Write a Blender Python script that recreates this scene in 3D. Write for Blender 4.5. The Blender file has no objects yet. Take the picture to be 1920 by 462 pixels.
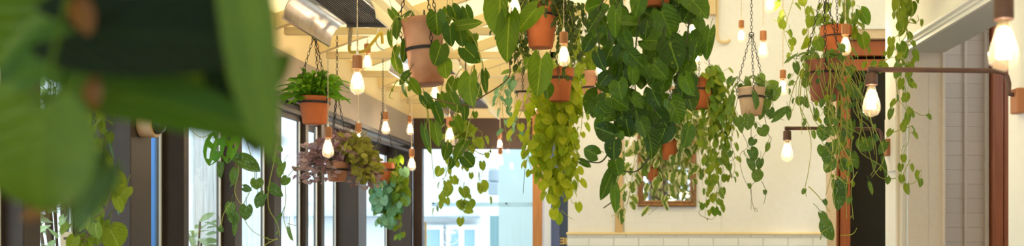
import bpy, bmesh, math, random
from mathutils import Vector, Matrix
C = bpy.context.scene.collection
PI = math.pi
F, CX, CY, CZ = 1900.0, 1160.0, 419.0, 1.40
XL, XR, YG, YW = -1.95, 1.35, 9.62, 8.80        # left glazing, right wall, far glazing, far plaster wall
R = random.Random(11)
def at(px, py, Y): return Vector(((px-CX)*Y/F, Y, CZ+(CY-py)*Y/F))
def roof_z(x): return 2.52+.36*(x+2.0)
def rnd(a, b): return R.uniform(a, b)

# ------------------------------------------------------------------ materials
def newmat(name):
    m = bpy.data.materials.new(name); m.use_nodes = True
    nt = m.node_tree; nt.nodes.clear()
    return m, nt, nt.nodes.new('ShaderNodeOutputMaterial')
def N(nt, t, **kw):
    n = nt.nodes.new(t)
    for k, v in kw.items():
        if k in n.inputs: n.inputs[k].default_value = v
        else: setattr(n, k, v)
    return n
def c4(c): return (c[0], c[1], c[2], 1)
def mixc(nt, fac, a, b, blend='MIX'):
    n = nt.nodes.new('ShaderNodeMix'); n.data_type = 'RGBA'; n.blend_type = blend
    for i, v in ((0, fac), (6, a), (7, b)):
        if hasattr(v, 'is_output'): nt.links.new(v, n.inputs[i])
        else: n.inputs[i].default_value = v if i == 0 else c4(v)
    return n.outputs[2]
def mth(nt, op, a, b=0.0, clamp=False):
    n = nt.nodes.new('ShaderNodeMath'); n.operation = op; n.use_clamp = clamp
    for i, v in ((0, a), (1, b)):
        if hasattr(v, 'is_output'): nt.links.new(v, n.inputs[i])
        else: n.inputs[i].default_value = v
    return n.outputs[0]
def ramp(nt, v, lo, hi):
    n = N(nt, 'ShaderNodeMapRange'); nt.links.new(v, n.inputs[0])
    n.inputs[1].default_value = lo; n.inputs[2].default_value = hi
    return n.outputs[0]
def surf(name, col, rough=.6, metal=0., col2=None, scale=6., stretch=(1,1,1), bump=0., spec=.5, bscale=None):
    m, nt, out = newmat(name)
    p = N(nt, 'ShaderNodeBsdfPrincipled', Roughness=rough, Metallic=metal)
    p.inputs['Specular IOR Level'].default_value = spec
    p.inputs['Base Color'].default_value = c4(col)
    nt.links.new(p.outputs[0], out.inputs[0])
    if col2 or bump:
        g = N(nt, 'ShaderNodeTexCoord'); mp = N(nt, 'ShaderNodeMapping')
        mp.inputs['Scale'].default_value = stretch
        nt.links.new(g.outputs['Object'], mp.inputs[0])
        no = N(nt, 'ShaderNodeTexNoise', Scale=scale, Detail=5.)
        nt.links.new(mp.outputs[0], no.inputs['Vector'])
        if col2:
            nt.links.new(mixc(nt, ramp(nt, no.outputs[0], .35, .68), col, col2), p.inputs['Base Color'])
        if bump:
            b = N(nt, 'ShaderNodeBump', Strength=bump, Distance=.01)
            if bscale:
                no = N(nt, 'ShaderNodeTexNoise', Scale=bscale, Detail=4.); nt.links.new(mp.outputs[0], no.inputs['Vector'])
            nt.links.new(no.outputs[0], b.inputs['Height']); nt.links.new(b.outputs[0], p.inputs['Normal'])
    return m
def glassy(name, tint, gloss=.12, rough=.0, milk=0., milkcol=(1,1,1)):
    m, nt, out = newmat(name)
    t = N(nt, 'ShaderNodeBsdfTransparent', Color=c4(tint)); g = N(nt, 'ShaderNodeBsdfGlossy', Roughness=rough)
    fr0 = N(nt, 'ShaderNodeFresnel', IOR=1.45); ge = N(nt, 'ShaderNodeNewGeometry')
    fr = N(nt, 'ShaderNodeMath', operation='MULTIPLY'); nt.links.new(fr0.outputs[0], fr.inputs[0]); nt.links.new(mth(nt, 'SUBTRACT', 1., ge.outputs['Backfacing']), fr.inputs[1])
    mx = N(nt, 'ShaderNodeMixShader'); nt.links.new(mth(nt, 'MULTIPLY', fr.outputs[0], gloss/.12), mx.inputs[0])
    nt.links.new(t.outputs[0], mx.inputs[1]); nt.links.new(g.outputs[0], mx.inputs[2])
    last = mx
    if milk:
        d = N(nt, 'ShaderNodeBsdfTranslucent', Color=c4(milkcol)); d2 = N(nt, 'ShaderNodeBsdfDiffuse', Color=c4(milkcol))
        a = N(nt, 'ShaderNodeMixShader', Fac=.5); nt.links.new(d.outputs[0], a.inputs[1]); nt.links.new(d2.outputs[0], a.inputs[2])
        last = N(nt, 'ShaderNodeMixShader', Fac=milk); nt.links.new(mx.outputs[0], last.inputs[1]); nt.links.new(a.outputs[0], last.inputs[2])
    nt.links.new(last.outputs[0], out.inputs[0])
    return m
def emit(name, col, s):
    m, nt, out = newmat(name)
    e = N(nt, 'ShaderNodeEmission', Color=c4(col), Strength=s); nt.links.new(e.outputs[0], out.inputs[0]); return m
def translucent(name, col, f=.75):
    m, nt, out = newmat(name)
    a = N(nt, 'ShaderNodeBsdfTranslucent', Color=c4(col)); b = N(nt, 'ShaderNodeBsdfDiffuse', Color=c4(col))
    x = N(nt, 'ShaderNodeMixShader', Fac=f); nt.links.new(b.outputs[0], x.inputs[1]); nt.links.new(a.outputs[0], x.inputs[2])
    nt.links.new(x.outputs[0], out.inputs[0]); return m
def brick(name, col, mortar, w, h, gap=.006, bump=.5, rough=.7, msize=.012):
    m, nt, out = newmat(name)
    p = N(nt, 'ShaderNodeBsdfPrincipled', Roughness=rough)
    g = N(nt, 'ShaderNodeTexCoord'); s = N(nt, 'ShaderNodeSeparateXYZ'); nt.links.new(g.outputs['Object'], s.inputs[0])
    cb = N(nt, 'ShaderNodeCombineXYZ'); nt.links.new(mth(nt, 'ADD', s.outputs[0], s.outputs[1]), cb.inputs[0]); nt.links.new(s.outputs[2], cb.inputs[1])
    b = N(nt, 'ShaderNodeTexBrick', Scale=1.); b.inputs['Brick Width'].default_value = w; b.inputs['Row Height'].default_value = h
    b.inputs['Mortar Size'].default_value = gap; b.inputs['Mortar Smooth'].default_value = .6
    b.inputs['Color1'].default_value = c4(col); b.inputs['Color2'].default_value = c4(tuple(x*.96 for x in col)); b.inputs['Mortar'].default_value = c4(mortar)
    nt.links.new(cb.outputs[0], b.inputs['Vector']); nt.links.new(b.outputs[0], p.inputs['Base Color'])
    no = N(nt, 'ShaderNodeTexNoise', Scale=30.); nt.links.new(g.outputs['Object'], no.inputs['Vector'])
    hh = mth(nt, 'ADD', mth(nt, 'MULTIPLY', b.outputs[1], -1.), mth(nt, 'MULTIPLY', no.outputs[0], .25))
    bp = N(nt, 'ShaderNodeBump', Strength=bump, Distance=msize); nt.links.new(hh, bp.inputs['Height']); nt.links.new(bp.outputs[0], p.inputs['Normal'])
    nt.links.new(p.outputs[0], out.inputs[0]); return m
def leafmat(name, c1, c2, vein, style='', trans=.32, rough=.36, extra=(.8,.75,.45)):
    m, nt, out = newmat(name)
    at_ = N(nt, 'ShaderNodeAttribute', attribute_name='tint'); sc = N(nt, 'ShaderNodeSeparateColor'); nt.links.new(at_.outputs[0], sc.inputs[0])
    uv = N(nt, 'ShaderNodeUVMap', uv_map='UVMap'); su = N(nt, 'ShaderNodeSeparateXYZ'); nt.links.new(uv.outputs[0], su.inputs[0])
    au = mth(nt, 'ABSOLUTE', mth(nt, 'SUBTRACT', su.outputs[0], .5))
    col = mixc(nt, sc.outputs[0], c1, c2)
    cb = N(nt, 'ShaderNodeCombineXYZ'); nt.links.new(su.outputs[0], cb.inputs[0]); nt.links.new(su.outputs[1], cb.inputs[1])
    nt.links.new(mth(nt, 'MULTIPLY', sc.outputs[1], 23.), cb.inputs[2])
    no = N(nt, 'ShaderNodeTexNoise', Scale=3.2, Detail=3.); nt.links.new(cb.outputs[0], no.inputs['Vector'])
    nz = no.outputs[0]
    if style == 'edge':
        k = mth(nt, 'ADD', mth(nt, 'MULTIPLY', au, 1.25), mth(nt, 'MULTIPLY', nz, .9))
        col = mixc(nt, ramp(nt, k, .72, .78), col, extra)
    elif style == 'silver':
        vo = N(nt, 'ShaderNodeTexVoronoi', Scale=7.); nt.links.new(cb.outputs[0], vo.inputs['Vector'])
        k = mth(nt, 'ADD', vo.outputs[0], mth(nt, 'MULTIPLY', nz, .35))
        col = mixc(nt, mth(nt, 'MULTIPLY', ramp(nt, k, .52, .40), .8), col, extra)
    elif style == 'marble':
        n2 = N(nt, 'ShaderNodeTexNoise', Scale=7., Detail=4., Distortion=.6); nt.links.new(cb.outputs[0], n2.inputs['Vector'])
        col = mixc(nt, mth(nt, 'MULTIPLY', ramp(nt, n2.outputs[0], .62, .70), .75), col, extra)
    col = mixc(nt, mth(nt, 'MULTIPLY', ramp(nt, nz, .3, .75), .4), col, tuple(x*.5 for x in c1))
    sv = mth(nt, 'SINE', mth(nt, 'MULTIPLY', mth(nt, 'SUBTRACT', su.outputs[1], mth(nt, 'MULTIPLY', au, .9)), 42.))
    col = mixc(nt, mth(nt, 'MULTIPLY', ramp(nt, sv, .86, 1.), .13), col, vein)
    col = mixc(nt, mth(nt, 'MULTIPLY', ramp(nt, au, .034, .010), .8), col, vein)
    p = N(nt, 'ShaderNodeBsdfPrincipled', Roughness=rough); p.inputs['Specular IOR Level'].default_value=.25; nt.links.new(col, p.inputs['Base Color'])
    b = N(nt, 'ShaderNodeBump', Strength=.25, Distance=.004); nt.links.new(mth(nt, 'ADD', sv, mth(nt, 'MULTIPLY', nz, 2.)), b.inputs['Height']); nt.links.new(b.outputs[0], p.inputs['Normal'])
    t = N(nt, 'ShaderNodeBsdfTranslucent'); nt.links.new(mixc(nt, .22, col, (.32,.52,.02)), t.inputs[0])
    x = N(nt, 'ShaderNodeMixShader', Fac=trans); nt.links.new(p.outputs[0], x.inputs[1]); nt.links.new(t.outputs[0], x.inputs[2])
    nt.links.new(x.outputs[0], out.inputs[0]); return m

M = dict(
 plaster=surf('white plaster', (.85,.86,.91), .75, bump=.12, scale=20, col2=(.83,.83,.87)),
 wallr=surf('warm white wall paint', (.86,.84,.81), .7, bump=.1, scale=25, col2=(.84,.82,.78)),
 cream=surf('cream paint', (.72,.57,.33), .6),
 tan=surf('tan trim and warm light strip', (.62,.42,.22), .6),
 beige=surf('beige panel paint', (.74,.59,.44), .6, col2=(.71,.56,.41), scale=40, bump=.08),
 trimw=surf('white gloss trim', (.80,.78,.74), .4),
 frame=surf('dark bronze window paint', (.052,.038,.031), .5, spec=.2, col2=(.062,.045,.036), scale=9),
 fascia=surf('taupe fascia paint', (.30,.235,.18), .6, col2=(.27,.21,.16), scale=4),
 header=surf('dark brown header paint', (.055,.030,.022), .6, spec=.3, col2=(.065,.038,.028), scale=6),
 roof=translucent('cream roof fabric', (.90,.78,.51)),
 floor=surf('grey brown floor', (.36,.32,.28), .5, col2=(.30,.27,.24), scale=3, stretch=(8,1,1)),
 orange=surf('orange stained wood', (.40,.11,.032), .4, col2=(.32,.08,.022), scale=5, stretch=(12,12,.8)),
 oakpost=surf('golden stained wood', (.55,.22,.05), .45, col2=(.45,.17,.04), scale=5, stretch=(12,12,.8)),
 wood=surf('pale wood', (.58,.36,.19), .5, col2=(.48,.28,.14), scale=12, stretch=(2,2,.4)),
 socket=surf('orange brown wood', (.46,.19,.065), .5, col2=(.36,.13,.04), scale=14, stretch=(3,3,.5)),
 cord=surf('twisted cream cord', (.70,.58,.40), .8, bump=.6, scale=300),
 chain=surf('black iron', (.03,.026,.024), .5, .6),
 rust=surf('brown iron pipe', (.10,.048,.035), .5, .3, col2=(.13,.06,.04), scale=30),
 plate=surf('copper brown plate', (.40,.15,.06), .5, .2),
 steel=surf('satin steel', (.50,.44,.39), .28, 1., col2=(.42,.34,.28), scale=5, stretch=(1,6,1), bump=.03),
 grill=surf('dark heater grill', (.10,.075,.065), .6, .3),
 creamm=surf('cream enamel', (.75,.66,.47), .4),
 yellow=surf('yellow gas hose', (.75,.50,.05), .45), brass=surf('brass fitting', (.55,.42,.25), .35, .7),
 glass=glassy('window glass', (.985,1.,1.)), bulb=glassy('bulb glass', (1.,.93,.80), .16, 0., .035, (1.,.85,.6)),
 smoke=glassy('smoked glass', (.10,.09,.08), .3), darkglass=glassy('door glass', (.55,.50,.45), .14),
 frost=glassy('frosted glass band', (.75,.85,.86), .12, 0., .55, (.55,.66,.68)),
 etched=glassy('etched white film', (.9,.95,.95), .05, 0., .55, (.95,1,1)),
 fil=emit('glowing filament', (1.,.83,.64), 165.),
 mirror=surf('mirror silver', (.9,.9,.9), .03, 1.),
 mframe=surf('old gilt wood', (.30,.15,.06), .4, .25, col2=(.20,.09,.035), scale=14, stretch=(3,1,3), bump=.15),
 casing=surf('shade toned casing paint', (.72,.62,.50), .5), soff=surf('grey soffit paint', (.62,.60,.56), .7), soil=surf('potting soil', (.05,.03,.02), .9, bump=.8, scale=60),
 terra=surf('orange terracotta', (.46,.125,.036), .75, spec=.3, col2=(.38,.10,.028), scale=9, bump=.1),
 terrap=surf('weathered pink terracotta', (.56,.29,.18), .85, spec=.3, col2=(.36,.13,.06), scale=7, bump=.2),
 terrat=surf('pale tan terracotta', (.64,.46,.32), .85, spec=.3, col2=(.48,.29,.17), scale=9, bump=.2),
 terrad=surf('dusky rose terracotta', (.34,.12,.08), .8, spec=.3, col2=(.27,.085,.05), scale=8, bump=.1),
 creamp=surf('cream glazed pot', (.62,.52,.38), .5, col2=(.52,.42,.3), scale=8),
 outwhite=surf('white exterior wall', (.70,.74,.76), .8), outteal=surf('pale teal render', (.46,.60,.62), .8, col2=(.50,.64,.66), scale=3),
 outtealshade=surf('teal column shadow', (.26,.44,.49), .8), outwin=surf('exterior window glass', (.22,.36,.44), .08),
 siding=surf('white lap siding', (.85,.88,.92), .7), outgrey=surf('grey exterior box', (.22,.27,.30), .6),
 bluedoor=surf('slate blue door paint', (.085,.10,.17), .5), navy=surf('navy glass board', (.02,.028,.04), .25),
 gold=surf('gold lettering', (.62,.36,.07), .4, .2),
 timber=surf('weathered grey timber', (.70,.77,.82), .8, col2=(.46,.52,.56), scale=6, stretch=(10,10,.6), bump=.3),
 palefence=surf('whitewashed fence', (.74,.83,.92), .8, col2=(.60,.71,.84), scale=5, stretch=(14,14,.5)),
 blue=surf('blue tarp', (.10,.28,.68), .5), paving=surf('pale paving', (.80,.80,.79), .8),
 paper=surf('white paper', (.8,.82,.85), .7), ink=surf('printed ink', (.12,.12,.13), .7),
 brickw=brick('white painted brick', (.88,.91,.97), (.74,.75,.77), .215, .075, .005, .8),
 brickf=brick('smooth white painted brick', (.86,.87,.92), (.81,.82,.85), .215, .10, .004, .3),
 brickt=brick('tan painted brick', (.72,.56,.43), (.66,.51,.39), .83, .0725, .003, .5),
 dark=surf('dark room paint', (.035,.025,.02), .8), stem=surf('green stem', (.30,.32,.03), .5), stemb=surf('brown stem', (.16,.085,.035), .6), stemd=surf('dark stem', (.05,.055,.02), .6),
 bark=surf('bark', (.12,.08,.05), .9),
)
L = dict(
 phil=leafmat('philodendron leaf', (.024,.085,.003), (.15,.24,.006), (.33,.40,.03), rough=.34),
 pothos=leafmat('pothos leaf', (.009,.044,.002), (.085,.19,.005), (.16,.28,.015), 'marble', rough=.30, extra=(.26,.32,.03), trans=.25),
 gold=leafmat('golden leaf', (.28,.40,.010), (.60,.62,.022), (.5,.54,.06), trans=.52),
 varieg=leafmat('variegated leaf', (.075,.17,.02), (.16,.26,.03), (.3,.35,.1), 'edge', extra=(.86,.80,.46)),
 small=leafmat('small green leaf', (.085,.20,.008), (.29,.34,.014), (.26,.33,.06)),
 darksm=leafmat('dark small leaf', (.022,.045,.010), (.06,.085,.014), (.08,.12,.03)),
 satin=leafmat('satin leaf', (.05,.12,.02), (.17,.27,.028), (.12,.2,.06), 'silver', extra=(.22,.34,.26), rough=.5),
 fern=leafmat('fern frond', (.045,.19,.004), (.19,.42,.008), (.14,.25,.03), rough=.35),
 purple=leafmat('purple leaf', (.26,.10,.13), (.60,.40,.42), (.3,.2,.2), trans=.25),
 olive=leafmat('olive leaf', (.15,.13,.015), (.42,.38,.05), (.3,.28,.08), trans=.3),
 teal=leafmat('blue green leaf', (.10,.28,.13), (.28,.50,.32), (.2,.4,.25)),
 lime=leafmat('lime leaf', (.16,.24,.012), (.30,.36,.02), (.4,.45,.1), trans=.42),
 dry=leafmat('dry orange leaf', (.16,.05,.008), (.24,.08,.012), (.4,.2,.05), trans=.3),
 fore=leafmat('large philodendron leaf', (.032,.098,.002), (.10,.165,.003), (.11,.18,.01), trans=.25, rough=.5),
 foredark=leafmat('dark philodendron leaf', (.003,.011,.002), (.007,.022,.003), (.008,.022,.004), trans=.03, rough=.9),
 out=leafmat('outdoor leaf', (.22,.34,.14), (.42,.52,.25), (.5,.6,.3)),
)

# ------------------------------------------------------------------ mesh builder
class MB:
    def __init__(s): s.v=[]; s.f=[]; s.uv=[]; s.tint=[]; s.leafy=False
    def add(s, vs, fs, uvs=None, tint=None):
        b=len(s.v); s.v += [Vector(v) for v in vs]; s.f += [tuple(i+b for i in f) for f in fs]
        if uvs is not None: s.leafy=True
        s.uv += uvs if uvs is not None else [(0,0)]*len(vs)
        s.tint += [tint or (.5,.5,.5)]*len(vs)
    def join(s, o): s.add(o.v,o.f,None)
    def box(s, lo, hi):
        x0,y0,z0=lo; x1,y1,z1=hi
        s.add([(x0,y0,z0),(x1,y0,z0),(x1,y1,z0),(x0,y1,z0),(x0,y0,z1),(x1,y0,z1),(x1,y1,z1),(x0,y1,z1)],
              [(0,3,2,1),(4,5,6,7),(0,1,5,4),(1,2,6,5),(2,3,7,6),(3,0,4,7)])
    def prism(s, prof, a, b, axis='y'):
        """closed profile (u,w) extruded from a to b; axis y: u=x,w=z; axis x: u=y,w=z; axis z: u=x,w=y"""
        def P(u,w,t): return {'y':(u,t,w),'x':(t,u,w),'z':(u,w,t)}[axis]
        n=len(prof); vs=[P(u,w,a) for u,w in prof]+[P(u,w,b) for u,w in prof]
        fs=[(i,(i+1)%n,n+(i+1)%n,n+i) for i in range(n)]+[tuple(range(n))[::-1],tuple(range(n,2*n))]
        s.add(vs,fs)
    def tube(s, pts, r, seg=6, cap=True, rend=None):
        pts=[Vector(p) for p in pts]; n=len(pts); vs=[]; fs=[]; u=None
        for i,p in enumerate(pts):
            t=(pts[min(i+1,n-1)]-pts[max(i-1,0)]).normalized()
            if u is None: u=t.orthogonal().normalized()
            u=(u-t*u.dot(t))
            u = u.normalized() if u.length>1e-6 else t.orthogonal().normalized()
            w=t.cross(u); rr=r+((rend-r)*i/(n-1) if rend is not None else 0)
            for k in range(seg):
                a=2*PI*k/seg; vs.append(p+(u*math.cos(a)+w*math.sin(a))*rr)
        for i in range(n-1):
            for k in range(seg):
                a=i*seg+k; b=i*seg+(k+1)%seg; fs.append((a,b,b+seg,a+seg))
        if cap: fs += [tuple(range(seg))[::-1], tuple(range((n-1)*seg,n*seg))]
        s.add(vs,fs)
    def lathe(s, prof, seg=32, T=None):
        vs=[];fs=[]; n=len(prof)
        for r,z in prof:
            for k in range(seg):
                a=2*PI*k/seg; v=Vector((r*math.cos(a),r*math.sin(a),z)); vs.append(T@v if T else v)
        for i in range(n-1):
            for k in range(seg):
                a=i*seg+k; b=i*seg+(k+1)%seg; fs.append((a,b,b+seg,a+seg))
        s.add(vs,fs)
    def build(s, name, mat, parent=None, smooth=True, bevel=0., weld=False):
        off = parent_origin(parent)
        me=bpy.data.meshes.new(name); me.from_pydata([v-off for v in s.v],[],s.f)
        if s.leafy:
            ul=me.uv_layers.new(name='UVMap'); lv=[0]*len(me.loops); me.loops.foreach_get('vertex_index',lv)
            ul.data.foreach_set('uv',[c for i in lv for c in s.uv[i]])
            at_=me.attributes.new('tint','FLOAT_COLOR','POINT'); at_.data.foreach_set('color',[c for t in s.tint for c in (*t,1.)])
        bm=bmesh.new(); bm.from_mesh(me)
        if not s.leafy: bmesh.ops.recalc_face_normals(bm,faces=bm.faces)
        bm.to_mesh(me); bm.free()
        me.materials.append(mat)
        o=bpy.data.objects.new(name,me); C.objects.link(o)
        if parent: o.parent=parent
        if smooth:
            me.polygons.foreach_set('use_smooth',[True]*len(me.polygons))
            if not s.leafy:
                try: me.set_sharp_from_angle(angle=.6)
                except Exception: pass
        if bevel:
            b=o.modifiers.new('bevel','BEVEL'); b.width=bevel; b.segments=2; b.limit_method='ANGLE'
        return o
ORG={}
def parent_origin(p): return ORG.get(p.name, Vector()) if p else Vector()
def reg(o, v): ORG[o.name]=Vector(v)
def tag(o, label=None, cat=None, group=None, kind=None):
    for k,v in (('label',label),('category',cat),('group',group),('kind',kind)):
        if v: o[k]=v
    return o
def thing(name, loc, label, cat, group=None):
    o=bpy.data.objects.new(name,None); o.empty_display_size=.05; C.objects.link(o); o.location=loc; reg(o,loc)
    return tag(o,label,cat,group)
def sub(o, parent): reg(o, parent_origin(parent)); return o      # a mesh part that will carry sub-parts
def part(name, mb, mat, parent, **k): return sub(mb.build(name,mat,parent,**k),parent)
def struct(name, mb, mat, **k): return sub(tag(mb.build(name,mat,None,**k),kind='structure'),None)
def single(name, mb, mat, label, cat, group=None, **k): return tag(mb.build(name,mat,None,**k),label,cat,group)
def box(lo,hi):
    m=MB(); m.box(lo,hi); return m
def catmull(P, k=5):
    P=[Vector(p) for p in P]
    if len(P)<3: return [P[0].lerp(P[-1],i/k) for i in range(k+1)]
    out=[]
    for i in range(len(P)-1):
        a=P[max(i-1,0)];b=P[i];c=P[i+1];d=P[min(i+2,len(P)-1)]
        for j in range(k):
            t=j/k; out.append(.5*((2*b)+(c-a)*t+(2*a-5*b+4*c-d)*t*t+(3*b-a-3*c+d)*t**3))
    out.append(P[-1]); return out

# ------------------------------------------------------------------ leaves
ROWS={'heart':[(0,.64),(.10,.87),(.24,1.),(.42,1.),(.60,.89),(.77,.66),(.91,.34),(1,.0)],
      'round':[(0,.60),(.12,.86),(.30,1.),(.50,1.),(.68,.88),(.84,.62),(.95,.30),(1,.0)],
      'oval':[(0,.05),(.12,.5),(.30,.9),(.50,1.),(.68,.86),(.84,.55),(.95,.22),(1,0)],
      'lance':[(0,.15),(.14,.7),(.30,1.),(.48,.92),(.65,.7),(.82,.42),(.94,.16),(1,0)]}
COLS=(-1,-.62,-.25,0,.25,.62,1)
def leaf(mb, base, d, n, Ln, W, shape='heart', fold=.22, droop=.18, tint=None, curl=0., holes=False):
    d=Vector(d).normalized(); n=Vector(n); n=n-d*n.dot(d)
    n = n.normalized() if n.length>1e-4 else d.orthogonal().normalized()
    x=d.cross(n); rows=ROWS[shape]; vs=[];uv=[]; lob=.24 if shape in('heart','round') else 0
    ph=rnd(0,6.28); amp=rnd(.01,.035)*W
    cols=COLS
    for t,w in rows:
        for s_ in cols:
            a=abs(s_)
            y=t-lob*(1-t)**3*min(a*1.7,1)*(1 if a<.9 else .72)
            hw=w*W*.5
            z=-droop*Ln*t*t+fold*hw*a*(1-curl*a)+amp*math.sin(ph+7*t+s_*3)*a
            vs.append(Vector(base)+d*(y*Ln)+x*(s_*hw)+n*z); uv.append((.5+s_*.5*max(w,.2),t))
    k=len(cols); fs=[]
    for i in range(len(rows)-1):
        for j in range(k-1):
            if holes and (i,j) in ((2,1),(3,4),(5,1),(4,4),(1,4)): continue
            q=i*k+j
            fs.append((q,q+1,q+k+1,q+k))
    mb.add(vs,fs,uv,tint or (R.random(),R.random(),R.random()))
def px_leaf(mb, Y, bx,by,tx,ty,wpx, shape='heart', t=None, roll=None, lean=None, stemmb=None, origin=None):
    """one particular leaf: where its base and tip are and how wide it is"""
    Yb=Y; lean=rnd(-.45,.25) if lean is None else lean
    b=at(bx,by,Yb); e=at(tx,ty,Yb); l2=(e-b).length; e.y += lean*l2
    d=(e-b); Ln=d.length; roll=rnd(-.8,.8) if roll is None else roll
    n=Vector((math.sin(roll),-math.cos(roll),rnd(-.1,.75)))
    leaf(mb,b,d,n,Ln,wpx*Y/F*(1.08+.2*abs(roll)),shape,fold=rnd(.15,.42),droop=rnd(.05,.32),tint=(R.random()**1.7 if t is None else t,R.random(),R.random()))
    if stemmb is not None and origin is not None:
        m=(b+origin)/2+Vector((0,0,.25*(b-origin).length*rnd(.2,.8)))
        stemmb.tube(catmull([origin,m,b],3),.0014,4,False)
    return b
def vine_leaves(lm, sm, path, size, step, shape, start=0., taper=.45, pet=.5, wr=.85, tintf=None, up=0.25, side=1., flat=False):
    """leaves set alternately along a stem"""
    acc=0; nxt=step*rnd(.2,1.); tot=sum((path[i+1]-path[i]).length for i in range(len(path)-1)); s=0; k=R.random()*6
    for i in range(len(path)-1):
        a,b=path[i],path[i+1]; L_=(b-a).length; s+=L_
        while acc+L_>nxt:
            f=(nxt-acc)/max(L_,1e-6); p=a.lerp(b,f); nxt+=step*rnd(.7,1.35); fr=s/tot
            if fr<start: continue
            sc=size*(1-taper*fr)*rnd(.7,1.2); k+=PI*rnd(.75,1.25)
            o=Vector((math.cos(k),math.sin(k)*.8-.25,0)).normalized()
            q=p+(o*side+Vector((0,0,rnd(-.1,.5))))*sc*pet
            sm.tube([p,(p+q)/2+Vector((0,0,sc*.1)),q],.0011,4,False)
            d=Vector((o.x*rnd(.1,.8),o.y*rnd(.1,.6),-rnd(.6,1.)))
            if flat: d=o+Vector((rnd(-.6,.6),rnd(-.6,.2),rnd(-.7,.5)))
            n=o*rnd(.6,1.)*(.2 if flat else 1)+Vector((rnd(-.4,.4),rnd(-1.2,-.2),up+rnd(-.2,.5)))
            leaf(lm,q,d,n,sc,sc*wr*rnd(.85,1.1),shape,fold=rnd(.1,.35),droop=rnd(.02,.3),tint=(tintf() if tintf else R.random(),R.random(),R.random()))
        acc+=L_

# ------------------------------------------------------------------ pots, chains
def chain_mb(mb, path, pitch=.021, rl=.0062, wire=.0017):
    path=[Vector(p) for p in path]; segs=[]
    for a,b in zip(path,path[1:]):
        n=max(1,round((b-a).length/pitch))
        for i in range(n): segs.append((a.lerp(b,i/n),a.lerp(b,(i+1)/n)))
    for i,(a,b) in enumerate(segs):
        t=(b-a).normalized(); u=t.orthogonal().normalized(); w=t.cross(u)
        ref=Vector((1,0,0)) if i%2 else Vector((0,1,0)); u=(ref-t*ref.dot(t)).normalized(); w=t.cross(u)
        c=(a+b)/2; hl=(b-a).length*.5+wire*1.4; ring=[]
        for q in range(8):
            an=2*PI*(q+.5)/8; ca,sa=math.cos(an),math.sin(an)
            ring.append((c+t*(ca*hl)+u*(sa*rl), (t*ca+u*sa).normalized()))
        vs=[];fs=[]
        for p,o in ring:
            for k in range(4):
                aa=PI/2*k; vs.append(p+o*(math.cos(aa)*wire)+w*(math.sin(aa)*wire))
        for q in range(8):
            for k in range(4):
                fs.append((q*4+k,q*4+(k+1)%4,((q+1)%8)*4+(k+1)%4,((q+1)%8)*4+k))
        mb.add(vs,fs)
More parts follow.
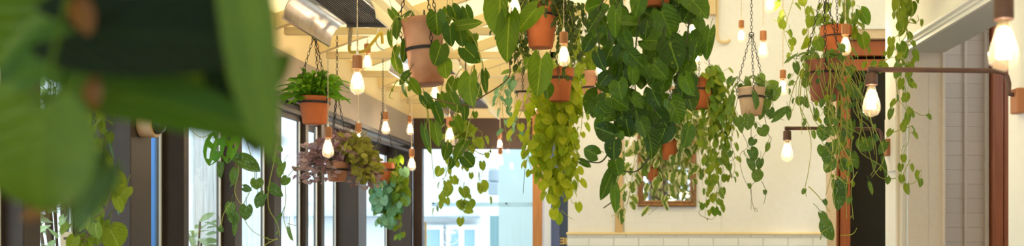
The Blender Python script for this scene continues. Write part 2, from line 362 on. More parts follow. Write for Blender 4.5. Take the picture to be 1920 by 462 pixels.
class Plant:
    def __init__(s, label, Y, cx, ytop, ybot, wtop, wbot, mat, rim='plain', tilt=0., name='hanging_plant', band=.52, hook=.32, cat='hanging plant', chains=True, rot=.4, stems='stem'):
        s.Y=Y; s.stem=M[stems]
        top=at(cx,ytop,Y); bot=at(cx,ybot,Y); H=top.z-bot.z; rt=wtop*Y/F/2; rb=wbot*Y/F/2
        s.root=thing(name,bot,label,cat,'hanging pots of trailing plants')
        T=Matrix.Translation(bot)@Matrix.Rotation(tilt,4,'Y')
        r=lambda f: rb+(rt-rb)*f
        if rim=='lip': prof=[(0,0),(rb*.92,0),(rb,.006),(r(.66),H*.70),(rt*.99,H*.705),(rt*1.04,H*.73),(rt*1.06,H*.985),(rt*1.03,H),(rt*.93,H),(rt*.90,H*.86),(0,H*.86)]
        else: prof=[(0,0),(rb*.30,0),(rb*.92,0),(rb,.006),(r(.5),H*.5),(r(.9),H*.90),(rt*1.0,H*.915),(rt*1.015,H*.985),(rt*.99,H),(rt*.91,H),(rt*.88,H*.87),(0,H*.87)]
        m=MB(); m.lathe(prof[:-1],36,T); part('pot',m,M[mat],s.root)
        m=MB(); m.lathe([(0,H*.90),(rt*.5,H*.905),(rt*.89,H*.885)],24,T); part('soil',m,M['soil'],s.root)
        rbnd=(r(band)*1.0+.001); zb=H*band
        m=MB(); m.lathe([(rbnd-.002,zb-.006),(rbnd+.004,zb-.006),(rbnd+.0045,zb+.006),(rbnd-.002,zb+.006),(rbnd-.002,zb-.006)],36,T); part('hanger_ring',m,M['chain'],s.root)
        s.top=T@Vector((0,0,H)); s.bot=bot; s.rt=rt; s.H=H
        s.hook=s.top+Vector((0,0,hook))
        if chains:
            for k in range(3):
                a=rot+k*2*PI/3; e=Vector((math.cos(a),math.sin(a),0))
                m=MB(); chain_mb(m,[T@(e*(rbnd+.008)+Vector((0,0,zb))),T@(e*(rt*1.07+.009)+Vector((0,0,H))),s.hook+e*.006]); part('chain',m,M['chain'],s.root)
            m=MB(); ring=[s.hook+Vector((.014*math.cos(a),0,.014*math.sin(a))) for a in [2*PI*i/12 for i in range(13)]]
            m.tube(ring,.003,6); chain_mb(m,[s.hook+Vector((0,0,.012)),Vector((s.hook.x,s.hook.y,roof_z(s.hook.x)))]); part('ceiling_chain',m,M['chain'],s.root)
    def P(s, pts, dy=0.): return catmull([at(x,y,s.Y+dy*(i/max(1,len(pts)-1))) for i,(x,y) in enumerate(pts)],5)
    def vine(s, pts, size, step, lm='phil', shape='heart', dy=0., start=0., taper=.45, r=.0022, pet=.5, wr=.85, tintf=None, stem=None, y0=None, nl=True):
        Y=s.Y; 
        path=catmull([at(x,y,Y+(y0 or 0)+dy*(i/max(1,len(pts)-1))) for i,(x,y) in enumerate(pts)],5)
        vm=MB(); vm.tube(path,r,5,True,r*.6); lf=MB()
        if nl: vine_leaves(lf,vm,path,size*Y/F,step*Y/F,shape,start,taper,pet,wr,tintf)
        v=part('vine',vm,stem or s.stem,s.root)
        if lf.v: part('foliage',lf,L[lm],v)
        return v
    def leaves(s, lst, lm='phil', shape='heart', dys=(-.06,.06), name='foliage', t=None):
        """named leaves: (base x, base y, tip x, tip y, width)"""
        lf=MB(); st=MB()
        for q in lst:
            Yq=s.Y+(q[5] if len(q)>5 else rnd(*dys)); b=at(q[0],q[1],Yq)
            px_leaf(lf,Yq,*q[:5],shape=shape,t=t)
            dv=Vector((q[2]-q[0],0,-(q[3]-q[1]))).normalized()*(-.035)
            o=b+dv+Vector((rnd(-.02,.02),rnd(.0,.06),rnd(.0,.03)))
            st.tube(catmull([o,(o+b)/2+Vector((0,0,.008)),b],3),.0014,4,False)
        lf.join(st); return part(name,lf,L[lm],s.root)
    def crown(s, n, size, lm, shape='heart', spread=1.2, rise=.5, wr=.85, tintf=None):
        """a tuft of leaves on short stalks above the rim"""
        lf=MB(); st=MB(); Y=s.Y; z=size*Y/F
        for i in range(n):
            a=rnd(0,2*PI); rr=s.rt*rnd(.1,.8); o=s.top+Vector((math.cos(a)*rr,math.sin(a)*rr,-.02))
            e=Vector((math.cos(a),math.sin(a),0)); q=o+e*(s.rt*rnd(.2,spread))+Vector((0,0,.02+rise*z*rnd(.2,1.6)))
            st.tube(catmull([o,(o+q)/2+Vector((0,0,.012)),q],3),.0013,4,False)
            d=e*rnd(.3,1.)+Vector((rnd(-.3,.3),rnd(-.3,.3),-rnd(.1,1.)))
            sc=z*rnd(.7,1.2)
            leaf(lf,q,d,e*.6+Vector((0,-.35,rnd(.4,1.))),sc,sc*wr,shape,fold=rnd(.1,.35),tint=(tintf() if tintf else R.random(),R.random(),R.random()))
        lf.join(st); return part('foliage',lf,L[lm],s.root)
    def autovines(s, n, ang, length, size, step, lm, shape='heart', wr=.85, drop=1., r=.0018, tintf=None, reach=.5):
        """vines that leave the rim all round and hang"""
        for i in range(n):
            a=ang[0]+(ang[1]-ang[0])*(i+rnd(.1,.9))/n; e=Vector((math.cos(a),math.sin(a),0)); ln=rnd(*length)*s.Y/F
            o=s.top+e*s.rt*.7-Vector((0,0,.015)); q=s.top+e*(s.rt*1.15+.01)+Vector((0,0,.012))
            out=e*(reach*rnd(.4,1.2)*.12)
            pts=[o,q,q+out+Vector((rnd(-.02,.02),rnd(-.02,.02),-ln*.35)),q+out*1.1+Vector((rnd(-.04,.04),rnd(-.03,.03),-ln*.7)),q+out+Vector((rnd(-.05,.05),rnd(-.04,.04),-ln))]
            path=catmull(pts,5); vm=MB(); vm.tube(path,r,5,True,r*.6); lf=MB()
            vine_leaves(lf,vm,path,size*s.Y/F,step*s.Y/F,shape,0.,.4,.5,wr,tintf)
            v=part('vine',vm,s.stem,s.root); part('foliage',lf,L[lm],v)

# ================================================================== THE ROOM
YN=-1.6                                                            # near end of the room, behind the camera
struct('floor', box((XL-.25,YN,-.1),(3.0,YG+.1,0)), M['floor'])
# roof: translucent cream sheet on sloping rafters with level ties below
m=MB(); z=roof_z
m.prism([(-2.12,z(-2.12)+.09),(3.0,z(3.0)+.09),(3.0,z(3.0)+.10),(-2.12,z(-2.12)+.10)],YN-.2,YG+.4); struct('ceiling',m,M['roof'],smooth=False)
n=1
ties=[5.87+.85*i for i in range(5)]
for y in [-1.5,-.65,.2,1.05,1.9,2.75,3.6,4.45]+ties:
    if y>YG: continue
    m=MB(); m.prism([(-2.1,z(-2.1)),(2.95,z(2.95)),(2.95,z(2.95)+.088),(-2.1,z(-2.1)+.088)],y-.025,y+.025); struct('trim_%d'%n,m,M['cream'],smooth=False,bevel=.003); n+=1
for y in ties:
    m=MB(); m.box((XL+.0,y+.03,2.50),(-.42,y+.07,2.545)); m.box((-.46,y+.03,2.50),(-.42,y+.07,z(-.44))); struct('trim_%d'%n,m,M['cream'],smooth=False,bevel=.003); n+=1
for x in (-1.35,-.45,.5,1.3):
    if x==1.3: continue
    m=MB(); m.box((x-.02,YN,z(x)+.01),(x+.02,YW if x>-.44 else YG,z(x)+.05)); struct('trim_%d'%n,m,M['cream'],smooth=False,bevel=.003); n+=1
# left glazing: low wall, fascia, posts
m=MB(); m.box((XL-.25,YN,0),(XL,YG,.55)); m.box((XL-.12,YN,2.125),(XL,YG,2.40)); m.box((XL-.25,YN,2.125),(XL-.12,YG,2.2)); struct('wall_left',m,M['fascia'],smooth=False)
m=MB(); m.box((XL-.10,YN,2.40),(XL-.04,YG,2.66)); struct('trim_%d'%n,m,M['cream'],smooth=False); n+=1
m=MB(); m.box((XL-.02,YN,2.118),(XL+.022,YG-.02,2.150)); m.box((XL-.02,YN,2.06),(XL+.010,YG-.02,2.085)); struct('trim_%d'%n,m,M['frame'],smooth=False,bevel=.003); n+=1
k_=1.147
posts=[(-1.5,-1.35,.09),(-.2,-.06,.09),(1.1,1.24,.09),(2.2,2.32,.09),(3.32,3.42,.07),(4.05,4.23,.23),(4.545,4.60,.099),(5.146,5.25,.07),(5.735,5.86,.055),(6.31,6.375,.035),(6.65,6.72,.03),(7.59,7.84,.17),(9.47,9.60,.22)]
for y0,y1,d in posts:
    m=MB(); m.box((XL-d,y0,.5),(XL,y1,2.13)); struct('trim_%d'%n,m,M['frame'],smooth=False,bevel=.004); n+=1
wn=1
gaps=[(a[1],b[0],b[2]) for a,b in zip(posts,posts[1:])]
for y0,y1,d in gaps:
    x=XL-d-.004; fw=.020
    m=MB(); m.box((x-.012,y0,2.03),(x+.012,y1,2.13)); m.box((x-.012,y0,.5),(x+.012,y1,.57))
    m.box((x-.012,y0,.5),(x+.012,y0+fw,2.13)); m.box((x-.012,y1-fw,.5),(x+.012,y1,2.13))
    if y1-y0>1.5: m.box((x-.012,(y0+y1)/2-.02,.5),(x+.012,(y0+y1)/2+.02,2.13))
    w=struct('window_%d'%wn,m,M['frame'],smooth=False,bevel=.003)
    # pale weather strips inside the sash
    s_=MB(); s_.box((x+.005,y1-fw-.012,.57),(x+.012,y1-fw,2.03)); part('weather_strip',s_,M['trimw'],w,smooth=False)
    g=MB(); g.box((x-.003,y0+fw-.002,.565),(x+.003,y1-fw+.002,2.035)); part('pane',g,M['glass'],w,smooth=False); wn+=1
# near end wall (seen only in the mirror)
m=MB(); m.box((XL,YN-.1,0),(XR+.02,YN,.8)); m.box((XL,YN-.1,2.45),(XR+.02,YN,3.5)); m.box((.55,YN-.1,.8),(.95,YN,2.45)); m.box((XL,YN-.1,.8),(-1.6,YN,2.45)); struct('wall_near',m,M['header'],smooth=False)
# far glazed end
def fx(px,Y=YG): return (px-CX)*Y/F
def fz(py,Y=YG): return CZ+(CY-py)*Y/F
m=MB(); m.box((XL,YG,fz(279)),(fx(1000),YG+.12,fz(222))); hdr=struct('trim_%d'%n,m,M['header'],smooth=False,bevel=.004); n+=1
m=MB(); m.prism([(-2.05,fz(222)),(-.40,fz(222)),(-.40,z(-.40)+.09),(-2.05,z(-2.05)+.09)],YG+.01,YG+.11); struct('wall_far_gable',m,M['cream'],smooth=False)
m=MB(); m.box((XL,YG-.02,0),(fx(792),YG+.08,fz(279))); struct('trim_%d'%n,m,M['header'],smooth=False,bevel=.004); n+=1
m=MB(); m.box((fx(999),YG-.04,0),(fx(1017),YG+.06,2.75)); struct('trim_%d'%n,m,M['oakpost'],smooth=False,bevel=.004); n+=1
# glass door with etched sign, clamp rail and bar handle
m=MB(); g=.004
d=MB(); d.box((fx(808),YG+.02,.02),(fx(903),YG+.03,fz(280))); door=struct('door_1',d,M['glass'],smooth=False)
h=MB(); hx=fx(799.5); h.tube([(hx,YG-.045,.75),(hx,YG-.045,fz(417))],.0125,12)
for zz in (.85,fz(445)): h.tube([(hx,YG-.045,zz),(hx+.01,YG+.02,zz)],.008,8)
part('handle',h,M['brass'],door)
cen=Vector((fx(844),YG+.017,fz(443))); rr=.082
lg=MB(); ring=[cen+Vector((rr*math.cos(a),0,rr*math.sin(a))) for a in [2*PI*i/48 for i in range(49)]]; lg.tube(ring,.0042,6,False)
cap=[(-.048,-.0)]+[(.055*math.cos(a),.005+.032*abs(math.sin(a))**.8) for a in [PI-PI*i/14 for i in range(1,14)]]+[(.048,-.0),(.036,.006),(.024,-.006),(.012,.004),(0,-.006),(-.012,.004),(-.024,-.006),(-.036,.006)]
lg.prism([(cen.x+u,cen.z+w+.018) for u,w in cap],YG+.014,YG+.018); lg.prism([(cen.x-.007,cen.z+.018),(cen.x-.009,cen.z-.05),(cen.x+.009,cen.z-.05),(cen.x+.007,cen.z+.018)],YG+.014,YG+.018)
part('etched_sign',lg,M['etched'],door)
b=MB(); b.box((fx(903)+.006,YG+.02,.02),(fx(998),YG+.03,fz(280))); w=struct('window_%d'%wn,b,M['glass'],smooth=False); wn+=1
b=MB(); b.box((fx(809),YG+.010,fz(388)),(fx(998),YG+.036,fz(380))); rl=part('clamp_rail',b,M['frost'],w,smooth=False)
for px in (812,949): 
    q=MB(); q.tube([(fx(px),YG+.0,fz(382)),(fx(px),YG+.045,fz(382))],.008,10); part('rail_bolt',q,M['chain'],w)
b=MB(); b.box((fx(1018),YG+.0,0),(fx(1033),YG+.05,fz(222))); b.box((fx(1019.2),YG-.012,0),(fx(1021),YG+.0,fz(222))); b.box((fx(1030.5),YG-.012,0),(fx(1032),YG+.0,fz(222))); struct('trim_%d'%n,b,M['trimw'],smooth=False,bevel=.002); n+=1
# slate door beside the glazing, with mirror-written gold lettering on its dark pane
d=MB(); d.box((fx(1033),YG+.02,0),(fx(1048.5),YG+.06,fz(222))); door=struct('door_2',d,M['bluedoor'],smooth=False)
d=MB(); d.box((fx(1048.5),YG+.025,0),(fx(1080),YG+.05,fz(222))); part('dark_pane',d,M['navy'],door,smooth=False)
cu=bpy.data.curves.new('gold_lettering','FONT'); cu.body='HE'; cu.size=.105; cu.extrude=.0015; cu.offset=.002; cu.space_character=.92
to=bpy.data.objects.new('gold_lettering',cu); C.objects.link(to); cu.materials.append(M['gold']); 
dg=bpy.context.evaluated_depsgraph_get(); me=bpy.data.meshes.new_from_object(to.evaluated_get(dg)); C.objects.unlink(to); bpy.data.objects.remove(to)
mx=max(v.co.x for v in me.vertices)
for v in me.vertices: v.co=Vector((fx(1049.3)+(mx-v.co.x),YG+.021-v.co.z,fz(458.5)+v.co.y*.82))
me.flip_normals(); me.materials.clear(); me.materials.append(M['gold']); to=bpy.data.objects.new('gold_lettering',me); C.objects.link(to); to.parent=door
# far plaster wall with brick wainscot, strip of painted warm light, mirror, dark door
def wx(px): return (px-CX)*YW/F
def wz(py): return CZ+(CY-py)*YW/F
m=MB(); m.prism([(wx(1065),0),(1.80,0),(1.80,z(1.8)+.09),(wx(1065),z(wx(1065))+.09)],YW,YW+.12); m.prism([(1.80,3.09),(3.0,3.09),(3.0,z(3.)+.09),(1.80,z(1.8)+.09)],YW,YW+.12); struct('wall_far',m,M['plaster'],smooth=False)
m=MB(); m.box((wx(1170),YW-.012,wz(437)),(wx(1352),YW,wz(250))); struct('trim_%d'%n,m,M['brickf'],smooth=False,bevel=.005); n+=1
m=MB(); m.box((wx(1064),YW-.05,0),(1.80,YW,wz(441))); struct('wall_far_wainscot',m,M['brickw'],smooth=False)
m=MB(); m.prism([(YW-.062,wz(441)),(YW,wz(441)),(YW,wz(436)),(YW-.045,wz(436)),(YW-.060,wz(438))],wx(1062.5),1.80,'x'); struct('trim_%d'%n,m,M['cream'],smooth=False,bevel=.003); n+=1  # cream ledge colour stands for warm light along the wainscot top
m=MB(); m.box((wx(1153.5),YW-.03,wz(436)),(wx(1168),YW,wz(60))); struct('trim_%d'%n,m,M['tan'],smooth=False,bevel=.006); n+=1  # tan strip paints in the warm light on the recess edge
# louvred high window behind the leaves
m=MB(); x0,x1,z0,z1=wx(1224),wx(1290),wz(170),wz(128)
m.box((x0,YW-.03,z0),(x1,YW-.001,z0+.03)); m.box((x0,YW-.03,z1-.025),(x1,YW-.001,z1)); m.box((x0,YW-.03,z0),(x0+.025,YW-.001,z1)); m.box((x1-.025,YW-.03,z0),(x1,YW-.001,z1)); w=struct('window_%d'%wn,m,M['tan'],smooth=False,bevel=.003); wn+=1
for i in range(4):
    q=MB(); zz=z0+.035+i*.034; q.prism([(YW-.026,zz),(YW-.004,zz+.022),(YW-.004,zz+.026),(YW-.026,zz+.004)],x0+.025,x1-.025,'x'); part('louvre',q,M['palefence'],w,smooth=False)
# doorway at the far right end
m=MB(); m.box((1.80,YW+.02,0),(1.895,YW+.14,3.01)); m.box((1.80,YW+.02,3.01),(3.0,YW+.14,3.10)); struct('trim_%d'%n,m,M['beige'],smooth=False,bevel=.004); n+=1
d=MB(); d.box((1.897,YW+.10,0),(1.935,YW+.16,3.0)); d.box((1.942,YW+.08,0),(2.03,YW+.14,2.96)); d.box((2.03,YW+.08,2.87),(2.95,YW+.14,3.0)); d.box((2.03,YW+.09,2.74),(2.95,YW+.14,2.84)); d.box((2.03,YW+.08,0),(2.95,YW+.14,.2)); d.box((2.86,YW+.08,0),(2.95,YW+.14,3.)); door=struct('door_3',d,M['orange'],smooth=False,bevel=.004)
g=MB(); g.box((2.03,YW+.105,.2),(2.86,YW+.113,2.74)); part('pane',g,M['darkglass'],door,smooth=False)
m=MB(); m.box((1.7,YW+1.8,0),(3.2,YW+1.85,3.3)); m.box((1.7,YW+.15,0),(1.75,YW+1.8,3.3)); m.box((3.15,YW+.15,0),(3.2,YW+1.8,3.3)); m.box((1.7,YW+.15,3.2),(3.2,YW+1.85,3.3)); m.box((1.7,YW+.15,-.05),(3.2,YW+1.85,0)); struct('wall_beyond_door',m,M['dark'],smooth=False)
# right wall with the cased opening
YA,YB,YC=3.51,4.75,5.13; ZH=2.205
m=MB()
def wallslab(y0,y1,z0): m.prism([(XR,z0),(XR+.10,z0),(XR+.10,z(XR+.10)+.09),(XR,z(XR)+.09)],y0,y1)
wallslab(YN,YA,0); wallslab(YA,YB,ZH); wallslab(YB,YC,0); struct('wall_right',m,M['wallr'],smooth=False)
m=MB(); m.box((XR+.10,YB,0),(XR+.172,YB+.06,ZH)); m.box((XR+.165,YB-.012,0),(XR+.178,YB+.06,ZH)); m.box((XR+.006,YB-.003,0),(XR+.10,YB,ZH)); struct('trim_%d'%n,m,M['beige'],smooth=False,bevel=.003); n+=1
m=MB()
for a,b,e in ((YB+.005,YB+.035,.022),(YB+.035,YB+.075,.014),(YB+.075,YB+.10,.026),(YB+.10,YB+.115,.01)): m.box((XR-e,a,0),(XR,b,ZH+.02))
struct('trim_%d'%n,m,M['casing'],smooth=False,bevel=.004); n+=1  # shadow tone of the mouldings is put into the casing colour
m=MB(); m.prism([(XR,ZH-.005),(XR-.016,ZH-.005),(XR-.016,ZH+.011),(XR-.026,ZH+.014),(XR-.022,ZH+.024),(XR-.036,ZH+.030),(XR-.038,ZH+.044),(XR,ZH+.044)],YA-.25,YB+.12); struct('trim_%d'%n,m,M['trimw'],smooth=False,bevel=.002); n+=1
m=MB(); m.box((XR+.002,YA,ZH-.004),(XR+.175,YB+.06,ZH)); struct('trim_%d'%n,m,M['soff'],smooth=False); n+=1
m=MB(); m.box((XR+.10,5.10,0),(XR+.50,5.20,2.75)); struct('wall_entry_brick',m,M['brickt'],smooth=False)
m=MB(); m.box((1.735,5.085,0),(1.75,5.10,2.75)); m.box((1.835,5.07,0),(1.856,5.10,2.75)); struct('trim_%d'%n,m,M['beige'],smooth=False,bevel=.004); n+=1
d=MB(); d.box((1.86,5.04,0),(1.915,5.14,2.7)); d.box((1.921,5.05,0),(1.985,5.12,2.66)); d.box((1.985,5.05,2.5),(2.9,5.12,2.66)); d.box((2.8,5.05,0),(2.9,5.12,2.66)); d.box((1.985,5.05,0),(2.8,5.12,.25)); door=struct('door_4',d,M['orange'],smooth=False,bevel=.004)
g=MB(); g.box((1.985,5.08,.25),(2.8,5.09,2.5)); part('pane',g,M['darkglass'],door,smooth=False)
m=MB(); m.box((XR+.10,YA-.6,2.75),(3.0,5.2,2.8)); m.box((2.95,YA-.6,0),(3.0,5.2,2.1)); m.box((XR+.10,YA-.65,0),(3.0,YA-.6,2.8)); struct('wall_entry',m,M['wallr'],smooth=False)
m=MB(); m.box((3.0,5.2,0),(3.1,YW+.1,3.9)); m.box((1.45,5.2,0),(3.1,5.25,3.7)); struct('wall_alcove',m,M['wallr'],smooth=False)

# ---- things on the walls
t=thing('wall_mirror',(wx(1250),YW-.02,wz(388)),'wooden framed mirror on the far white wall behind the variegated plant','mirror')
x0,x1,z0,z1=wx(1195),wx(1305),wz(388),wz(248)
f_=MB(); prof=[(0,0),(.0,.030),(.012,.038),(.026,.026),(.040,.030),(.052,.022),(.052,0)]   # (inset, depth)
cs=[(x0,z0,1,1),(x1,z0,-1,1),(x1,z1,-1,-1),(x0,z1,1,-1)]
vs=[];fs=[];k=len(prof)
for cx_,cz_,sx,sz in cs:
    for u,w in prof: vs.append((cx_+sx*u,YW-.012-w,cz_+sz*u))
for i in range(4):
    for j in range(k-1):
        a=i*k+j; b=((i+1)%4)*k+j; fs.append((a,a+1,b+1,b))
f_.add(vs,fs); part('frame',f_,M['mframe'],t)
g=MB(); g.box((x0+.04,YW-.022,z0+.04),(x1-.04,YW-.014,z1-.04)); part('mirror_glass',g,M['mirror'],t,smooth=False)
t=thing('conduit_pipe',at(1345,80,YW-.03),'cream conduit pipe running down the top of the far white wall and bending right','pipe')
p=MB(); p.tube(catmull([at(1345,-14,YW-.03),at(1345,30,YW-.03),at(1345,62,YW-.03),at(1347,74,YW-.03),at(1353,79,YW-.03),at(1362,79.5,YW-.025),at(1368,76,YW+.01)],5),.014,10); part('pipe',p,M['cream'],t)
p=MB(); a=at(1327,27,YW-.06); p.box((a.x,YW-.07,a.z),(at(1341,0,YW).x,YW-.001,a.z+.13)); part('junction_box',p,M['cream'],t,smooth=False,bevel=.006)
m=MB(); m.box((XR-.012,4.905,CZ+97*4.98/F),(XR,5.10,CZ+199*4.98/F)); single('wall_panel',m,M['trimw'],'small flat white panel on the white pillar beside the sconce plate','panel',smooth=False,bevel=.003)
def sconce(Y, bx, yj, px_plate, y_plate, yarm, label):
    j=at(bx,yj,Y); xp=XR-.0; zp=CZ+(CY-y_plate)*Y/F; za=CZ+(CY-yarm)*Y/F
    t=thing('wall_sconce',(XR,Y,zp),label,'wall lamp','swing arm bulb sconces')
    m=MB(); m.box((XR-.030,Y-.030,zp-.042),(XR,Y+.030,zp+.042)); part('wall_plate',m,M['plate'],t,smooth=False,bevel=.005)
    xo=XR-.045
    m=MB(); pts=[Vector((XR-.02,Y,zp+.02)),Vector((xo,Y,zp+.025)),Vector((xo,Y,zp+.05)),Vector((xo,Y,za-.045)),Vector((xo-.012,Y,za-.014)),Vector((xo-.045,Y,za-.004)),Vector((xo-.10,Y,za-.003)),Vector((j.x+.12,Y,za)),Vector((j.x-.004,Y,za))]
    m.tube(pts[:3]+catmull(pts[3:7],5)+pts[7:],.0085,10); m.tube([(j.x,Y,za+.009),(j.x,Y,za-.02)],.008,10); m.tube([(j.x+.10,Y,za),(j.x-.012,Y,za)],.0095,10); part('arm',m,M['rust'],t)
    m=MB(); zz=j.z; H=za-.012-zz
    m.lathe([(0,H+zz),(.017,H+zz),(.020,H+zz-.006),(.0205,zz+.002),(.018,zz),(0,zz)],24,Matrix.Translation((j.x,Y,0))); part('lamp_holder',m,M['rust'],t)
    bulb(t,j)
BULB={}
def bulb(t, j):
    """teardrop bulb with a cage of glowing filaments, hanging from point j"""
    org=parent_origin(t)
    if not BULB:
        m=MB(); m.lathe([(.013,.004),(.0135,-.004),(.0155,-.016),(.0205,-.034),(.0262,-.052),(.0297,-.068),(.0302,-.078),(.0280,-.088),(.0215,-.0975),(.0120,-.1025),(.0040,-.1050),(0,-.1085)],24)
        BULB['b']=m.build('glass_bulb',M['bulb'])
        f=MB()
        for k in range(6):
            a=2*PI*k/6; e=Vector((math.cos(a),math.sin(a),0)); f.tube([e*.0065+Vector((0,0,-.020)),e*.0105+Vector((0,0,-.045)),e*.0118+Vector((0,0,-.078))],.0028,6)
        BULB['f']=f.build('filament',M['fil'])
        s=MB(); s.tube([(0,0,.0),(0,0,-.012),(0,0,-.082)],.0030,6,True,.0012); s.lathe([(.0095,0),(.0095,-.014),(.004,-.020)],12); BULB['s']=s.build('filament_support',M['brass'])
        first=True
    else: first=False
    for kk in 'bfs':
        o=BULB[kk] if first else BULB[kk].copy()
        if not first: C.objects.link(o)
        if kk=='b': top=o
        o.parent = t if kk=='b' else top
        o.location = (Vector(j)-org) if kk=='b' else (0,0,0)
def pendant(px, yj, Y, label, s=1.):
    j=at(px,yj,Y); t=thing('pendant_bulb',j,label,'pendant lamp','bare bulbs hanging on cords')
    m=MB(); T=Matrix.Translation(j)
    m.lathe([(0,.058),(.012,.058),(.0195,.055),(.020,.050),(.020,.003),(.018,0),(0,0)],24,T); part('lamp_holder',m,M['socket'],t)
    m=MB(); m.lathe([(0,.076),(.004,.076),(.007,.062),(.0075,.057)],12,T); part('cord_grip',m,M['trimw'],t)
    zt=roof_z(j.x)+.02-j.z; m=MB(); nn=max(4,int(zt/.016))
    for ph in (0,PI): m.tube([j+Vector((.0016*math.cos(ph+i*1.3),.0016*math.sin(ph+i*1.3),.07+(zt-.07)*i/nn)) for i in range(nn+1)],.0017,4)
    part('cord',m,M['cord'],t); bulb(t,j)
sconce(3.39,1634,160.5,1917,190,131,'middle sized swing-arm sconce, plate at the right picture edge, bulb before the dark doorway')
sconce(5.02,1476,264,1660,277,241,'smallest and farthest swing-arm sconce, its copper plate on the white pillar')
sconce(2.10,1882,38,2300,60,-30,'nearest bulb sconce hanging in from the top right corner')
PEND=[(670,130,4.2,'large bare bulb hanging just below the polished steel heater, nearest of the left hand bulbs'),
(689,100,6.1,'bulb hanging just behind and right of the large bulb under the steel heater'),
(615,259,5.3,'bulb hanging directly right of the fern pot, in front of the purple foliage'),
(672,248,6.6,'bulb hanging over the middle of the purple leaved plant'),
(723,225,7.3,'bulb hanging in front of the taupe fascia above the trailing green plant'),
(769,230,8.3,'small bulb before the dark corner of the glazing, upper of two in line'),
(772,294,7.5,'low bulb hanging beside the dark corner post, lower of two in line'),
(937,260,9.3,'tiny bulb hanging before the dark brown header of the glass door'),
(938,289,9.15,'tiny low bulb standing for a reflection against the daylight of the glass door'),  # pendant added where a bulb is only reflected in the glass
(1057,83,4.75,'bright bulb on a twisted cord beside the orange terracotta pots'),
(965,-8,4.85,'bulb cut by the top edge of the picture behind the big philodendron leaves'),
(816,160,6.0,'bulb glowing beneath the large weathered pot'),
(1003,184,7.0,'bulb between the tan pot and the golden foliage'),
(843,237,6.3,'bulb half hidden by leaves above the cream pot'),
(1390,53,7.4,'bulb nearest the cream conduit on the white wall'),
(1431,76,6.0,'bulb hanging right of the chain of the tan pot against the white wall'),
(1443,-10,5.7,'bulb cut by the top picture edge before the white wall'),
(1468,148,6.5,'bulb hanging right of the pale tan pot, level with its rim'),
(1585,66,5.2,'bulb hanging among vines in front of the rear terracotta pot at right'),
(1298,43,7.0,'bulb at the right edge of the big dark pothos, upper one'),
(1307,94,7.8,'bulb at the right edge of the big dark pothos, lower one'),
(1242,130,8.0,'bulb seen through the leaves before the louvred high window'),
(1125,114,6.5,'bulb behind the pothos leaves above the pale pink pot'),
(1172,200,8.3,'bulb glinting through the middle of the dark pothos'),
(989,258,9.25,'tiny added bulb for a reflection before the golden wooden post, behind the golden vines')]  # added pendant standing for a faint reflected bulb
for px,yj,Y,lb in PEND: pendant(px,yj,Y,lb)

# ---- radiant heaters under the roof
def heater(y0, y1, dz, label):
    xl,xa,xb,xr=-1.483,-1.39,-1.163,-1.07; zl=2.309+dz; zt=2.425+dz
    t=thing('patio_heater',((xa+xb)/2,(y0+y1)/2,zl),label,'heater','gas heaters under the roof')
    prof=[(xl,zl),(xl+.004,zl+.004)]; th=.004
    crv=[(xl+(xa-xl)*(1-math.cos(a)), zl+(zt-zl)*math.sin(a)) for a in [PI/2*i/10 for i in range(11)]]
    m=MB(); inner=[(x+th,w-th*.3) for x,w in crv]; m.prism([(xl-.006,zl-.004),(xl-.006,zl+.006)]+crv[1:]+inner[::-1],y0,y1); part('reflector',m,M['steel'],t)
    crv2=[(xr-(xr-xb)*(1-math.cos(a)), zl+(zt-zl)*math.sin(a)) for a in [PI/2*i/10 for i in range(11)]]
    m=MB(); m.prism([(xr+.006,zl-.004),(xr+.006,zl+.006)]+crv2[1:]+[(x-th,w-th*.3) for x,w in crv2][::-1],y0,y1); part('reflector',m,M['creamm'],t)
    m=MB(); m.box((xa-.01,y0+.01,zt+.003),(xb+.01,y1-.01,zt+.07)); part('housing',m,M['creamm'],t,smooth=False,bevel=.004)
    m=MB(); k=18
    for i in range(k): 
        x=xa+.008+(xb-xa-.016)*i/(k-1); m.box((x-.0035,y0+.02,zt-.006),(x+.0035,y1-.02,zt+.004))
    m.box((xa,y0+.015,zt+.001),(xb,y1-.015,zt+.005)); part('burner_grill',m,M['grill'],t,smooth=False)
    m=MB(); m.box((xa-.003,y1-.014,zt-.022),(xb+.003,y1-.008,zt+.004)); m.box((xa-.003,y0+.008,zt-.022),(xb+.003,y0+.014,zt+.004)); m.box((xa-.006,y0,zt-.006),(xa+.003,y1,zt+.003)); m.box((xb-.003,y0,zt-.006),(xb+.006,y1,zt+.003)); part('grill_frame',m,M['steel'],t,smooth=False)
    for y in (y0+.1,y1-.1):
        m=MB(); xc=(xa+xb)/2; m.tube([(xc,y,zt+.06),(xc,y,roof_z(xc)+.02)],.006,6); part('hanger_rod',m,M['chain'],t)
    return t,zt
t,zt=heater(4.48,5.2,0,'nearest patio heater, polished steel hood at the top left')
m=MB(); v=at(657,52,5.24); m.tube([v+Vector((0,-.03,.02)),v,at(657,60,5.24)],.014,10); m.tube([at(657,58,5.24),at(656,78,5.24)],.011,10); m.tube([at(656,78,5.24),at(656,86,5.24)],.009,10); part('gas_valve',m,M['brass'],t)
m=MB(); m.tube(catmull([at(655,84,5.24),at(656,96,5.24),at(664,98,5.25),at(684,95,5.27),at(700,78,5.29),at(713,62,5.31),at(716,66,5.32),at(717,82,5.33)],5),.0085,8); part('gas_hose',m,M['yellow'],t)
m=MB(); m.tube(catmull([at(712,48,5.34),at(705,76,5.34),at(712,90,5.34),at(722,94,5.34)],5),.005,6); part('cable',m,M['trimw'],t)
heater(6.55,7.35,.075,'second patio heater, copper coloured hood behind the large weathered pot')
heater(8.35,9.05,.02,'farthest patio heater, small dark grilled hood above the glass door header')

